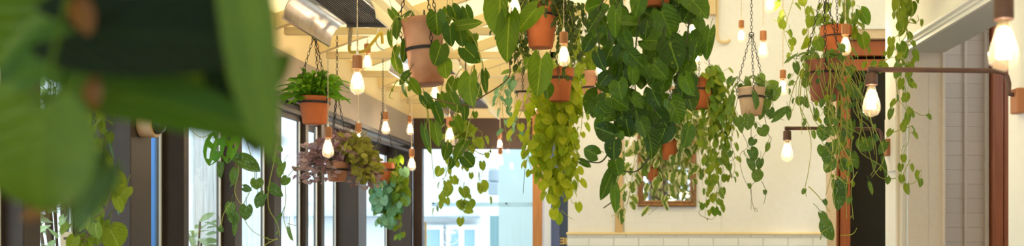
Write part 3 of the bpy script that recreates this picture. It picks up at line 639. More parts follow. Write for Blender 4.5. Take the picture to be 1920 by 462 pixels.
# ---- round lamp on the left post
a=Vector((XL+.02,3.98,CZ+(CY-228)*3.98/F)); a=at(278,229,4.02); 
t=thing('wall_lamp',a,'round pale wooden wall lamp with a smoked glass globe on the dark window post','wall lamp')
T=Matrix.Translation(Vector((XL,a.y+.12,a.z)))@Matrix.Rotation(PI/2,4,'Y')
m=MB(); m.lathe([(0,0),(.050,0),(.053,.004),(.053,.058),(.050,.062),(.040,.062),(.039,.05),(0,.05)],36,T); part('wooden_base',m,M['wood'],t)
m=MB(); m.lathe([(.036,.055)]+[(.037*math.cos(b)+.002,.062+.037*math.sin(b)) for b in [PI/2*i/8 for i in range(9)]],28,T); part('glass_globe',m,M['smoke'],t)
m=MB(); m.lathe([(0,.052),(.012,.052),(.014,.07),(.008,.085),(0,.088)],16,T); part('lamp_core',m,M['brass'],t)

# ================================================================== OUTSIDE
struct('ground', box((-30,-15,-.15),(12,40,-.101)), M['paving'])
t=thing('white_house',(-4,16.2,0),'white house beyond the glass door with an eave line and teal windows','house')
def ox(px,Y): return (px-CX)*Y/F
def oz(py,Y): return CZ+(CY-py)*Y/F
Y=16.
m=MB(); m.box((-14,Y,0),(ox(936,Y),Y+.3,oz(278,Y)+2.)); part('wall',m,M['outwhite'],t,smooth=False)
m=MB(); m.box((-6,Y-.25,oz(409,Y)),(ox(901,Y),Y,oz(406,Y))); part('eave',m,M['outgrey'],t,smooth=False)
for wi,(a,b) in enumerate(((790,827),(845,866),(868,892))):
    Y=16.-.013*wi
    q=MB(); q.box((ox(a,Y),Y-.06,.3),(ox(b,Y),Y-.02,oz(431,Y))); fr=part('window',q,M['outwin'],t,smooth=False)
    s_=MB(); x0,x1=ox(a,Y),ox(b,Y); s_.box((x0-.05,Y-.09,.3),(x0,Y-.02,oz(431,Y))); s_.box((x1,Y-.09,.3),(x1+.05,Y-.02,oz(431,Y))); s_.box((x0-.05,Y-.09,oz(431,Y)),(x1+.05,Y-.02,oz(431,Y)+.08)); s_.box((x0-.15,Y-.12,oz(425,Y)),(x1+.1,Y-.02,oz(424,Y))); part('window_frame',s_,M['outwhite'],fr,smooth=False)
m=MB()
for i in range(8):
    a=281+i*7.; m.prism([(Y-.16,oz(a+7,Y)),(Y-.10,oz(a,Y)),(Y-.02,oz(a,Y)),(Y-.02,oz(a+7,Y))],ox(888,Y),ox(935,Y),'x')
part('siding',m,M['siding'],t,smooth=False)
Y=15.9; m=MB(); m.prism([(ox(790,Y),oz(300,Y)),(ox(880,Y),oz(362,Y)),(ox(882,Y),oz(368,Y)),(ox(790,Y),oz(310,Y))],Y,Y+.1); part('barge_board',m,M['palefence'],t,smooth=False)
Y=15.4; m=MB(); m.box((ox(915,Y),Y,oz(366,Y)),(ox(934,Y),Y+.4,oz(342,Y))); m.lathe([(0,0),(.09,0),(.10,.03),(.09,.2),(0,.22)],16,Matrix.Translation((ox(925,Y),Y+.15,oz(342,Y)))); single('vent_unit',m,M['outgrey'],'dark grey vent unit on the white house outside the glass door','vent',smooth=False,bevel=.02)
Y=11.2; m=MB(); m.box((ox(935,Y),Y,0),(ox(1012,Y),Y+.2,4.5)); single('teal_garden_wall',m,M['outteal'],'pale teal rendered wall outside the right half of the glazing','wall',smooth=False)
m=MB(); m.box((ox(917,Y),Y+.05,0),(ox(935,Y)-.003,Y+.25,oz(405,Y))); single('teal_shadow_band',m,M['outtealshade'],'column shadow band in darker teal at the left edge of the pale teal wall outside','shadow band',smooth=False)  # dark teal box stands in for the shadow of a column
m=MB(); m.box((-7.2,-4,0),(-7.0,16,3.2)); single('boundary_wall',m,M['outwhite'],'long white garden wall beyond the left windows','wall',smooth=False)
def pl(px,X): return X*F/(px-CX)         # depth at which a line of sight through px meets the plane x = X
X=-3.0; m=MB(); y0,y1=pl(362,X),pl(418,X)
for i in range(3):
    a=y0+(y1-y0)*i/3; m.box((X-.03,a+.006,0),(X,a+(y1-y0)/3-.006,2.6))
single('timber_post',m,M['timber'],'wide weathered grey timber upright outside the second window from the left','timber post',smooth=False,bevel=.006)
X=-3.3; m=MB(); y=pl(452,X)
while y<pl(505,X): m.box((X-.03,y+.004,0),(X,y+.13,2.7)); y+=.14
single('pale_fence',m,M['palefence'],'whitewashed vertical board fence outside the middle left window','fence',smooth=False,bevel=.004)
X=-2.45; m=MB(); m.box((X-.02,pl(284,X),0),(X+.02,pl(287.5,X),2.2)); single('blue_board',m,M['blue'],'narrow upright blue board outside the window right of the round wall lamp','board',smooth=False,bevel=.005)
m=MB(); m.prism([(at(60,95,5.2).x,at(60,95,5.2).z),(at(74,90,5.2).x,at(74,90,5.2).z),(at(125,165,5.2).x,at(125,165,5.2).z),(at(112,172,5.2).x,at(112,172,5.2).z)],5.2,5.25); single('garden_brace',m,M['palefence'],'white diagonal beam outside the far left window','beam',smooth=False,bevel=.004)
def shrub(c, h, w, n, label, size=.12, shape='lance'):
    t=thing('garden_shrub',c,label,'shrub','shrubs outside the left windows')
    lf=MB(); st=MB(); c=Vector(c)
    for i in range(n):
        a=rnd(0,2*PI); rr=w*math.sqrt(rnd(0,1)); hh=h*rnd(.25,1.); p=c+Vector((math.cos(a)*rr,math.sin(a)*rr,hh))
        d=Vector((math.cos(a),math.sin(a),rnd(-.8,.9))); leaf(lf,p,d,Vector((rnd(-.5,.5),rnd(-.8,.2),1)),size*rnd(.6,1.3),size*rnd(.25,.5),shape)
        if i%6==0: st.tube(catmull([c+Vector((math.cos(a)*.03,math.sin(a)*.03,0)),c+Vector((math.cos(a)*rr*.5,math.sin(a)*rr*.5,hh*.6)),p],4),.006,5,False)
    part('stems',st,M['bark'],t); part('foliage',lf,L['out'],t)
shrub((-2.85,5.25,0),2.1,.24,420,'leafy pale shrub outside the window left of the grey timber upright',.11)
shrub((-2.75,4.05,0),2.3,.32,420,'feathery shrub outside the far left window',.16)
shrub((-2.43,5.72,0),1.42,.11,260,'low pale shrub at the foot of the grey timber upright',.10,'oval')
m=MB(); a=at(104,454,3.62); m.box((XL-.068,3.66,a.z-.02),(XL-.066,3.74,a.z+.035)); s_=tag(m.build('paper_notice',M['paper'],None,smooth=False),'small white paper notice on the far left window','notice'); sub(s_,None)
q=MB(); q.box((XL-.066,3.68,a.z+.006),(XL-.0652,3.72,a.z+.016)); part('printed_mark',q,M['ink'],s_,smooth=False)

# ================================================================== HANGING PLANTS
def lohi(a,b): return lambda: rnd(a,b)
def spline_many(p, data, size, step, lm, shape='heart', yy=(-.07,.10), **k):
    for d in data: p.vine(d,size*rnd(.85,1.15),step,lm,shape,dy=rnd(-.08,.08),y0=rnd(*yy),**k)

# large weathered pot, philodendron
p=Plant('large weathered terracotta pot with iron band, big heart leaves spilling down both sides',4.2,803,36,160,76,60,'terrap',tilt=-.10,band=.54,rot=PI)
p.leaves([(818,26,819,66,34,-.12),(844,50,843,87,25,-.12),(826,86,818,124,32,-.14),(834,117,838,148,27,-.13),(856,49,904,42,20,-.1),(848,14,862,43,24,-.03),(873,16,882,45,20,0),
 (861,54,867,88,22,-.08),(872,90,900,119,30,-.06),(882,143,876,198,46,-.22),(908,136,911,176,13,-.1),(747,44,742,73,18,-.02),(731,61,733,89,10,0),(760,80,755,118,15,-.03),(740,112,752,138,17,-.05),
 (766,138,748,158,14,-.08),(757,157,759,184,10,-.05),(768,153,790,179,22,-.1),(795,180,812,206,22,-.1),(815,198,830,233,18,-.1),(845,178,860,211,26,-.08),(870,198,875,227,16,-.05),
 (795,240,801,291,16,-.05),(815,233,823,276,22,-.06),(836,272,838,300,21,-.1),(873,266,851,301,24,-.1),(870,294,888,313,25,-.1),(848,298,845,319,13,-.05),(868,62,890,88,22,.02),(735,20,752,48,16,.05),
 (880,70,893,104,20,.04),(838,18,836,44,18,.08),(852,150,842,180,22,.05),(893,160,898,186,18,.02),(776,118,764,144,16,.06),(826,178,836,204,18,.05),(855,222,866,250,18,.05),(744,90,738,116,12,.08)],'phil')
p.leaves([(940,-14,930,70,52,-.12),(955,32,952,120,42,-.16),(1006,16,969,59,32,-.14),(1014,112,1008,182,42,-.18),(1024,160,1030,186,24,-.1),(945,30,966,60,22,.1),(990,110,985,130,14,.1)],'phil')
for d,sz_,st_ in (([(795,178),(830,190),(870,198),(900,184),(953,146),(953,100),(956,40),(968,-20)],18,400),([(850,34),(884,66),(904,120),(898,170),(880,230),(872,266)],18,40),([(765,40),(742,32),(734,66),(740,108),(752,150),(770,160),(800,205),(798,242)],14,50),
 ([(840,156),(858,196),(846,238),(838,276)],14,60),([(780,162),(800,200),(806,250),(810,300),(814,336)],12,90),([(846,262),(838,320),(832,336)],10,90),([(870,268),(905,290),(925,275)],10,60),([(1010,112),(985,122),(953,146)],10,300),([(745,150),(730,180),(738,186)],9,30)):
    p.vine(d,sz_,st_,'phil',y0=-.08,dy=rnd(-.05,.03),stem=M['stemb'] if sz_==18 and st_==400 else M['stem'],r=.0035 if st_==400 else .0024)
p.crown(12,26,'phil',spread=1.1,rise=.3)

# centre pothos
p=Plant('orange terracotta pot cut by the top edge, carrying the largest dark green pothos mass',3.9,1231,-76,13,82,44,'terra',band=.5)
lst=[(1127,22,1100,60,29),(1163,42,1206,39,31),(1167,60,1184,96,28),(1207,76,1253,74,40),(1240,22,1263,69,48),(1255,78,1270,132,48),(1148,88,1130,129,30),(1285,-10,1329,30,50),(1331,57,1318,109,24),(1304,37,1319,63,25),(1200,-6,1192,34,28),(1155,18,1150,70,26),
 (1290,117,1276,140,26),(1284,144,1294,180,26),(1258,190,1282,231,42),(1185,129,1190,160,26),(1205,114,1214,149,23),(1160,154,1163,187,34),(1148,183,1180,206,35),(1122,189,1112,223,28),(1124,201,1151,226,31),(1190,200,1202,242,36),(1222,167,1233,202,31),(1186,182,1210,200,28),(1168,134,1171,171,21),
 (1150,252,1114,238,32),(1119,291,1094,279,27),(1088,303,1110,311,15),(1152,266,1148,301,32),(1154,303,1160,329,29),(1147,325,1129,373,23),(1152,352,1155,400,18),(1215,251,1229,297,34),(1250,234,1236,272,36),(1290,240,1283,279,26),(1174,224,1179,258,40),(1200,228,1215,257,32),
 (1134,221,1118,252,24),(1160,258,1168,246,20),(1110,70,1094,98,22),(1270,90,1294,120,28),(1308,78,1296,112,22),(1225,120,1250,148,30),(1140,140,1122,160,24),(1250,140,1238,176,26),(1230,210,1252,238,30),(1180,98,1205,128,30),(1215,40,1206,72,26),(1120,100,1132,134,22),(1300,8,1280,40,30)]
lst=[(*q,rnd(-.26,-.06)) for q in lst]
p.leaves(lst,'pothos')
# the inner, farther leaves of the mass
def mass(p, n, poly, size, lm, dy, shape='heart', wr=.92, name='foliage', ang=1.2):
    lf=MB(); st=MB(); xs=[q[0] for q in poly]; ys=[q[1] for q in poly]; k=0; g=0
    while k<n and g<n*40:
        g+=1; x,y=rnd(min(xs),max(xs)),rnd(min(ys),max(ys)); ins=False
        for (x1,y1),(x2,y2) in zip(poly,poly[1:]+poly[:1]):
            if (y1>y)!=(y2>y) and x<(x2-x1)*(y-y1)/(y2-y1)+x1: ins=not ins
        if not ins: continue
        k+=1; a=PI/2+rnd(-ang,ang); ln=size*rnd(.65,1.15); Yq=p.Y+rnd(*dy)
        b=px_leaf(lf,Yq,x,y-ln/2,x+math.cos(a)*ln,y-ln/2+math.sin(a)*ln,ln*wr,shape)
        st.tube(catmull([b,b+Vector((rnd(-.02,.02),.02,.02)),b+Vector((rnd(-.03,.03),.05,.05))],3),.0013,4,False)
    lf.join(st); part(name,lf,L[lm],p.root)
POLY=[(1108,0),(1335,0),(1340,40),(1318,110),(1296,150),(1286,215),(1262,245),(1200,262),(1150,240),(1112,200),(1130,140),(1110,95)]
mass(p,85,POLY,38,'pothos',(-.02,.25))
for d in ([(1200,-60),(1160,0),(1140,80),(1150,180),(1152,260),(1153,330),(1155,370),(1146,380),(1131,391)],[(1250,-60),(1290,10),(1285,90),(1272,140),(1266,165),(1254,190),(1262,215)],[(1215,-60),(1195,60),(1190,150),(1200,240)],[(1240,-60),(1245,80),(1230,180),(1225,255)],
          [(1180,-60),(1125,10),(1120,60),(1128,110)],[(1154,262),(1132,300),(1112,305),(1092,298)],[(1222,288),(1196,320),(1168,320),(1140,300)]):
    p.vine(d,30,900,'pothos',y0=-.05,dy=rnd(-.1,.05),r=.0038,stem=M['stemd'],nl=False)

# fern
def frond(lf, path, w, lob, t):
    ref=Vector((rnd(-.6,.6),-1,rnd(.1,1.1))).normalized()
    pts=catmull(path,9); n=len(pts); vs=[];uv=[]; ph=rnd(0,6)
    for i,q in enumerate(pts):
        f=i/(n-1); d=(pts[min(i+1,n-1)]-pts[max(i-1,0)]).normalized(); sd=d.cross(ref); sd=sd.normalized() if sd.length>.05 else Vector((1,0,0)); up=sd.cross(d)
        prof=(.35+.65*math.sin(PI*min(1,f*.9+.08)))*(1-f**4)
        for s_ in (-1,-.5,0,.5,1):
            k=prof*(1 if abs(s_)<.9 else (.70+.62*max(-.6,math.sin(f*lob*PI*2+ph+(1.2 if s_>0 else 0)))))
            vs.append(q+sd*(s_*w*k)+up*(.12*w*abs(s_)+.10*w*math.sin(9*f+s_*2+ph))); uv.append((.5+s_*.5,f))
    fs=[(i*5+j,i*5+j+1,i*5+j+6,i*5+j+5) for i in range(n-1) for j in range(4)]
    lf.add(vs,fs,uv,t)
p=Plant('terracotta pot of bushy bright green fern with an iron band, before the taupe fascia',5.6,590,182,233,58,44,'terra',band=.78,name='hanging_fern',hook=.33,cat='hanging fern',rot=-.52)
for i in range(98):
    a=i*2.399; el=rnd(-.15,1.35)*.9; ln=rnd(.11,.20)*(1.12-.2*el); e=Vector((math.cos(a)*math.cos(el),math.sin(a)*math.cos(el)*.9,math.sin(el))); h=Vector((e.x,e.y,0))
    o=p.top+h*.03-Vector((0,0,.02)); j1=Vector((rnd(-.02,.02),rnd(-.02,.02),0))
    lf=MB(); frond(lf,[o,p.top+e*ln*.45+Vector((0,0,.02)),p.top+e*ln*.8+j1*.5+Vector((0,0,.012)),p.top+e*ln*1.02+h*.03+j1-Vector((0,0,rnd(.0,.045)))],rnd(.015,.024),rnd(2.4,3.8),(R.random(),R.random(),R.random()))
    part('frond',lf,L['fern'],p.root)
for d in ([(570,185),(548,178),(532,176),(522,182)],[(575,182),(555,188),(535,196)],[(612,182),(640,185),(660,188)]):
    lf=MB(); frond(lf,[at(x,y,5.52) for x,y in d],.013,4,(R.random(),R.random(),R.random())); part('frond',lf,L['fern'],p.root)

# dark small-leaved plant in the upper terracotta pot
p=Plant('orange terracotta pot near the top edge with masses of tiny dark leaves',5.3,1014,4,90,66,46,'terra',band=.70)
spline_many(p,[[(985,8),(968,36),(962,80),(956,118)],[(992,2),(955,16),(944,62),(948,96)],[(988,6),(978,50),(985,100),(970,128)],[(980,10),(958,50),(975,96),(1000,122),(1020,135)],[(1044,8),(1062,46),(1064,104),(1056,150)],[(1040,2),(1082,20),(1084,70),(1072,110)],[(1046,6),(1072,60),(1080,100)],[(1044,0),(1094,14),(1092,60)],[(1042,8),(1056,60),(1052,120)],[(1030,0),(1070,8),(1090,36),(1078,86)],[(985,4),(970,20),(946,30),(930,60)],[(985,6),(980,40),(960,70),(942,84)]],15,4.2,'darksm','oval',pet=.6,wr=.66,taper=.1)
p.crown(46,15,'darksm','oval',spread=1.3,rise=1.1,wr=.6)
p.autovines(16,(-PI,PI),(30,110),15,5,'darksm','oval',wr=.66)

# golden trailing plant
GT=lohi(.0,1.)
p=Plant('orange terracotta pot with a dark band, long golden green vines hanging beneath it',6.0,1049,127,190,52,38,'terra',rim='lip',band=.66,hook=.28,rot=-PI/2)
gv=[[(1030,135),(1012,180),(1000,240),(990,290),(1000,330)],[(1035,132),(1020,200),(1012,270),(1010,330),(1022,352)],[(1028,130),(1000,170),(975,215),(966,262)],[(1070,132),(1080,200),(1072,260),(1078,318),(1086,352)],[(1070,130),(1088,190),(1090,240),(1076,290),(1070,330)],[(1060,140),(1052,210),(1050,280),(1044,350),(1042,398)],
 [(1040,140),(1036,210),(1034,280),(1040,340),(1046,388)],[(1050,140),(1062,220),(1060,300),(1056,360)],[(1032,140),(1024,220),(1020,290),(1014,350)],[(1045,140),(1044,230),(1030,300),(1032,360),(1038,402),(1050,412)],[(1066,132),(1070,230),(1064,300),(1070,372),(1078,382)],[(1030,132),(1010,200),(996,270),(984,318)],[(1068,140),(1060,240),(1068,320),(1062,372)],[(1056,140),(1040,250),(1026,330)],[(1046,140),(1056,250),(1048,330)],[(1072,130),(1092,164),(1078,214)]]
spline_many(p,gv,19,10,'gold','heart',tintf=GT,wr=.92,taper=.12,yy=(.06,.16))
mass(p,55,[(1000,192),(1084,192),(1088,260),(1074,330),(1056,380),(1030,370),(1008,310),(996,250)],19,'gold',(.02,.15),wr=.92)
p.vine([(1076,270),(1084,290),(1078,320)],10,60,'gold',stem=M['stemd']); p.vine([(1052,395),(1064,405),(1074,412)],8,100,'gold',nl=False); p.vine([(984,318),(982,345),(981,364)],8,100,'gold',nl=False,stem=M['stemd'])
p.crown(4,18,'gold',rise=.5,spread=.6)

# tan pot behind, blue-green leaves at its left
p=Plant('tan terracotta pot left of the golden vines with blue green leaves over its left side',6.5,985,140,208,44,32,'terrat',band=.5)
spline_many(p,[[(970,146),(950,160),(942,195),(946,235),(956,272)],[(974,144),(958,176),(955,215),(964,250)],[(968,148),(940,172),(938,210)],[(976,146),(965,190),(970,240),(985,262)],[(972,144),(948,150),(935,180),(930,200)]],20,15,'teal',wr=.75)
p.crown(6,16,'small',rise=.6)

p=Plant('pale pink terracotta pot with a black band, half hidden left of the dark pothos',7.0,1110,135,188,48,34,'terrap',band=.42,rot=.9)
p.crown(16,28,'lime',spread=1.6,rise=1.2); spline_many(p,[[(1095,138),(1080,110),(1086,90),(1078,140)],[(1120,138),(1134,150),(1138,200)],[(1098,138),(1084,180),(1090,215)]],20,18,'small')
p.leaves([(1088,84,1098,104,24),(1112,92,1118,112,22),(1072,96,1086,112,20),(1126,104,1134,124,20),(1075,60,1085,84,18),(1080,205,1072,222,14)],'lime')

# small-leaved trailing plant at the mirror
p=Plant('terracotta pot right of the dark pothos, small green vines trailing past the mirror',6.6,1312,148,205,50,36,'terra',band=.64)
sv=[[(1325,150),(1352,146),(1366,170),(1360,220),(1352,262)],[(1330,150),(1372,152),(1384,166),(1378,186)],[(1322,155),(1340,200),(1345,270),(1338,330),(1344,396)],[(1328,152),(1356,190),(1362,250),(1356,310),(1362,336)],[(1318,158),(1330,220),(1330,300),(1324,370),(1322,410)],[(1332,150),(1350,180),(1346,240),(1350,300)],[(1326,150),(1362,200),(1372,250),(1370,282),(1378,312),(1374,330),(1378,334)],
 [(1320,158),(1336,240),(1340,310),(1346,350),(1338,384)],[(1300,158),(1300,210),(1308,270)],[(1335,150),(1362,180),(1366,230),(1358,290),(1352,345),(1340,402)],[(1320,150),(1345,165),(1350,215),(1342,250)],[(1328,152),(1338,185),(1352,225),(1354,270)]]
spline_many(p,sv,17,11,'small','heart',pet=.6,taper=.15)
p.crown(26,17,'small',spread=1.5,rise=.8)
p.leaves([(1364,250,1368,236,12),(1356,290,1366,306,11),(1368,234,1360,246,14)],'small')
mass(p,26,[(1318,130),(1358,140),(1362,200),(1344,250),(1326,210)],16,'small',(-.08,.1))

# variegated plant before the mirror
p=Plant('small orange pot with cream edged variegated leaves in front of the mirror',7.0,1256,238,300,36,27,'terra',band=.6)
vv=[[(1250,240),(1220,250),(1195,280),(1185,330),(1176,380),(1155,402),(1146,406)],[(1248,240),(1215,262),(1205,310),(1200,350)],[(1245,242),(1230,290),(1225,340),(1222,368)],[(1262,242),(1270,300),(1268,345),(1240,382),(1215,404)],[(1266,240),(1300,250),(1312,300),(1318,350)],[(1264,238),(1296,230),(1322,262),(1322,310)],[(1260,242),(1282,300),(1290,350),(1306,386)],[(1252,242),(1240,310),(1252,350),(1262,372)],[(1266,240),(1286,270),(1300,320),(1296,350)],[(1246,240),(1200,240),(1175,270),(1168,310),(1180,350)],[(1270,240),(1306,270),(1330,330),(1344,356),(1330,380)],[(1250,240),(1210,280),(1190,310),(1184,350),(1172,400)],[(1268,240),(1310,226),(1330,240),(1332,290)]]
spline_many(p,vv,20,19,'varieg','heart',taper=.15,wr=.9,pet=.5)
p.crown(36,21,'varieg',spread=2.2,rise=.9,wr=.88)
mass(p,34,[(1186,250),(1230,236),(1300,190),(1334,196),(1334,260),(1320,310),(1286,300),(1250,270),(1210,300),(1190,300)],21,'varieg',(-.12,.12),wr=.88)
p.vine([(1330,378),(1310,400),(1336,412),(1342,392)],8,40,'small',stem=M['stemb'])

# tan pot on the bare wall
p=Plant('pale tan pot on a three chain hanger against the bare white wall, silvery leaves below',5.9,1409,165,217,52,38,'terrat',band=.66,hook=.31,rot=-PI/2)
p.leaves([(1414,176,1418,207,16,-.12),(1450,222,1478,202,15,-.05),(1478,204,1480,226,10,-.05),(1403,218,1402,244,22,-.1),(1385,222,1390,248,14,-.06),(1428,240,1436,256,22,-.1),(1407,282,1420,300,20,-.08),(1405,300,1414,322,15,-.08),(1426,300,1422,318,13,-.07),(1422,324,1416,342,20,-.08),(1440,270,1437,286,10,-.05),(1413,262,1405,274,15,-.05),(1430,160,1424,142,12),(1402,162,1400,144,14),(1445,170,1452,190,16,.05),(1436,165,1448,186,20,.05),(1460,165,1452,190,14),(1440,160,1462,156,14),(1372,184,1366,214,13),(1370,200,1360,216,12),(1430,200,1424,226,14),(1438,186,1432,212,16),(1444,206,1446,222,16),(1392,160,1386,170,12)],'satin')
spline_many(p,[[(1390,168),(1372,176),(1366,200),(1376,222),(1385,222),(1392,250),(1402,275),(1388,290),(1390,320),(1400,346),(1408,352),(1408,394)],[(1412,218),(1408,250),(1414,290),(1424,330),(1408,352),(1413,390),(1418,398)],[(1430,200),(1440,250),(1446,262),(1432,290),(1420,324)],[(1428,340),(1436,360),(1432,384)],[(1425,168),(1446,180),(1452,215),(1470,226)],[(1384,180),(1376,220),(1374,250),(1370,268),(1378,296),(1366,306),(1372,336)]],12,75,'satin',r=.002,taper=.2,stem=M['stemd'])
p.crown(12,22,'satin',spread=1.2,rise=.7)

# right-hand pots with thin vines
p=Plant('dusky rose pot wrapped in thin pale vines beside the far sconce arm',4.9,1545,114,190,66,48,'terrad',rim='lip',band=.70,hook=.34)
rv=[[(1510,118),(1500,150),(1498,190),(1510,222),(1524,250)],[(1520,120),(1512,170),(1530,230),(1560,262),(1558,320),(1566,390)],[(1530,120),(1545,180),(1570,240),(1575,300),(1592,340)],[(1560,118),(1552,180),(1566,230),(1580,290),(1600,300)],[(1570,118),(1590,180),(1586,250),(1600,320),(1596,360),(1600,412)],[(1575,120),(1612,140),(1606,200),(1624,262),(1640,320),(1660,336),(1700,330),(1726,318)],[(1578,116),(1600,170),(1616,226),(1610,280),(1650,310),(1668,332)],[(1540,120),(1520,160),(1560,210),(1600,260)],[(1512,116),(1490,160),(1480,200),(1488,206)],[(1508,118),(1500,200),(1520,260),(1516,320),(1510,350),(1512,370)],[(1516,350),(1534,368),(1556,398)],[(1572,118),(1560,190),(1574,260),(1566,330),(1560,370)],
 [(1575,120),(1602,210),(1630,240),(1640,290)],[(1545,118),(1570,160),(1590,230),(1576,300)],[(1568,330),(1590,345),(1608,322)],[(1570,120),(1622,190),(1634,230),(1644,300),(1632,330)],[(1565,118),(1580,210),(1566,290),(1545,270)],[(1576,442),(1598,440),(1607,428)],[(1538,450),(1542,436),(1552,430)]]
spline_many(p,rv,14,85,'satin',r=.0026,taper=.1,stem=M['stem'],yy=(-.16,.04))
spline_many(p,rv[1:8],13,75,'lime',r=.0026,stem=M['stem']); spline_many(p,[[(x+rnd(-14,14),y+rnd(-10,10)) for x,y in q] for q in (rv[2],rv[3],rv[4],rv[7],rv[11],rv[13],rv[15],rv[16])],13,120,'lime',r=.0024,yy=(-.18,-.08))
p.leaves([(1492,120,1494,140,12),(1510,148,1510,166,14),(1508,184,1514,204,11),(1528,206,1530,228,13),(1548,240,1540,264,26),(1545,275,1550,300,26),(1556,300,1552,325,26),(1570,340,1578,370,22),(1578,345,1570,396,24),(1540,402,1550,424,17),(1548,418,1556,452,23),(1594,166,1600,180,18),(1592,126,1596,142,16),(1580,260,1574,284,18),(1634,262,1628,286,16),(1660,268,1648,290,15),(1655,300,1660,336,9),(1630,345,1634,366,8),(1560,210,1545,200,20),(1598,230,1590,262,12),(1572,210,1570,240,12),(1600,290,1606,318,14),(1585,300,1577,322,14),(1690,300,1680,316,10),(1672,206,1664,224,10)],'satin')
p.crown(16,20,'satin',spread=1.3,rise=.9)
p.autovines(9,(-PI,.2),(50,150),14,30,'satin',r=.0016)
mass(p,12,[(1540,210),(1600,200),(1628,240),(1610,300),(1570,345),(1548,300)],20,'satin',(-.1,.16))

p=Plant('orange terracotta pot behind the right hand bulb, hung higher than the dusky rose pot',5.8,1567,50,112,56,42,'terra',rim='lip',band=.70,hook=.36)
rv=[[(1560,40),(1540,20),(1538,60),(1528,110)],[(1555,48),(1522,16),(1516,60),(1520,100),(1510,130)],[(1590,48),(1612,20),(1618,70),(1628,120),(1645,150)],[(1585,45),(1600,0),(1596,60),(1604,110)],[(1505,-10),(1512,40),(1516,70)],[(1490,-10),(1476,36),(1470,60),(1484,100),(1494,120)],[(1448,34),(1460,42),(1476,44),(1470,20),(1462,8),(1466,-8)],[(1478,84),(1484,94),(1476,80)],[(1575,-10),(1584,40),(1580,110)],[(1540,-12),(1552,40),(1548,90),(1536,130)],[(1565,-12),(1544,60),(1524,80)]]
spline_many(p,rv,17,34,'lime',r=.002)
p.leaves([(1504,-2,1508,12,15),(1520,32,1514,54,18),(1540,30,1530,48,15),(1545,46,1570,50,11),(1515,72,1508,94,18),(1533,76,1540,96,22),(1548,86,1556,104,20),(1583,10,1584,50,14),(1600,28,1606,50,20),(1614,20,1626,46,22),(1598,55,1604,74,16),(1616,66,1624,92,24),(1570,82,1574,96,14),(1466,38,1462,54,10),(1484,74,1490,86,13),(1460,6,1450,20,12),(1480,58,1486,70,8),(1585,-6,1590,20,14),(1522,104,1530,120,18)],'small')
p.crown(10,22,'small',spread=1.2,rise=.6)

# vines of the plant above the top right edge
p=Plant('thin leafy vines hanging from a pot above the frame, in front of the white pillar',4.3,1702,-75,-12,74,52,'terra',band=.6)
rv=[[(1700,-14),(1690,20),(1700,60),(1690,80),(1684,100),(1690,140),(1682,180),(1700,210),(1704,260),(1692,296),(1690,348)],[(1705,-14),(1712,20),(1700,50),(1706,70),(1694,112),(1708,130),(1700,180),(1704,232)],[(1688,-14),(1684,30),(1694,56),(1668,80),(1660,116),(1630,124)],[(1698,40),(1714,44),(1722,38),(1720,28)],[(1694,110),(1672,108),(1654,118)],[(1706,300),(1690,340),(1710,345),(1726,330),(1727,318)],[(1700,200),(1726,216),(1740,214),(1742,204)],[(1696,120),(1716,112),(1722,96)],[(1670,250),(1700,240),(1712,236)]]
spline_many(p,rv,18,22,'lime',r=.0019,taper=.25)
p.leaves([(1698,2,1702,24,20),(1708,8,1706,32,20),(1690,18,1686,44,16),(1694,34,1690,60,18),(1702,62,1704,74,14),(1688,84,1698,110,20),(1672,88,1664,110,12),(1684,122,1678,148,22),(1700,124,1704,150,18),(1716,96,1720,116,10),(1690,150,1686,168,12),(1706,150,1710,166,10),(1698,176,1700,192,14),(1702,214,1698,236,12),(1682,180,1684,192,8),(1684,-8,1672,20,14),(1655,118,1650,138,12),(1640,116,1634,130,10)],'small')

# purple plant and green neighbour at the glazing
p=Plant('pink pot of purple and olive leaves, hanging before the dark recess of the glazing',6.0,632,304,341,42,32,'terrap',band=.6,hook=.38)
for i in range(46):
    a=rnd(-PI,PI); e=Vector((math.cos(a),math.sin(a)*.7,0)); ln=rnd(.08,.20)
    o=p.top+e*.015; q=p.top+e*ln*.5+Vector((0,0,rnd(.04,.12))); q2=p.top+e*ln+Vector((0,0,rnd(-.03,.08))); q3=p.top+e*ln*1.2+Vector((rnd(-.02,.02),0,rnd(-.14,.0)))
    if e.x>0: q2+=Vector((.05,0,0)); q3+=Vector((.075,0,-.03))
    pts=[Vector((max(v.x,XL+.06),v.y,v.z)) for v in (o,q,q2,q3)]
    vm=MB(); path=catmull(pts,5); vm.tube(path,.0015,5,True,.0008); lf=MB(); ol=(e.y<.1 and e.x>.05)
    vine_leaves(lf,vm,path,.052,.013,'oval',.15,.15,.3,.5,None,flat=True)
    v=part('vine',vm,M['stemb'],p.root); part('foliage',lf,L['olive' if ol and i%3 else 'purple'],v)
mass(p,95,[(640,268),(672,254),(694,280),(706,330),(690,348),(660,335)],17,'olive',(-.22,-.02),'oval',.55,ang=2.4)
mass(p,75,[(584,285),(630,256),(655,262),(664,300),(640,300),(596,300)],16,'purple',(-.16,.1),'oval',.52,ang=2.6)
mass(p,34,[(684,296),(706,318),(712,345),(690,354)],15,'purple',(-.1,.1),'oval',.52,ang=2.4)
p=Plant('terracotta pot right of the purple plant, a full cascade of rounded green leaves below',7.4,718,306,346,42,31,'terra',rim='lip',band=.68,hook=.36)
hv=[[(730,310),(748,320),(752,360),(744,400),(750,430),(749,446)],[(725,312),(735,350),(728,390),(722,432)],[(715,312),(714,350),(712,390),(720,420)],[(706,312),(702,350),(708,384),(716,404)],[(735,308),(756,330),(760,352),(750,376)],[(728,308),(742,296),(740,320)],[(722,312),(724,360),(736,400),(734,424)],[(732,310),(746,350),(738,384),(744,414)],[(710,312),(706,360),(710,400)],[(738,308),(755,340),(762,360)]]
spline_many(p,hv,15,11,'small','heart',taper=.1,wr=.95,tintf=lohi(.2,1.),yy=(.0,.1))
spline_many(p,hv[2:5],15,13,'teal','heart',taper=.1,wr=.95)
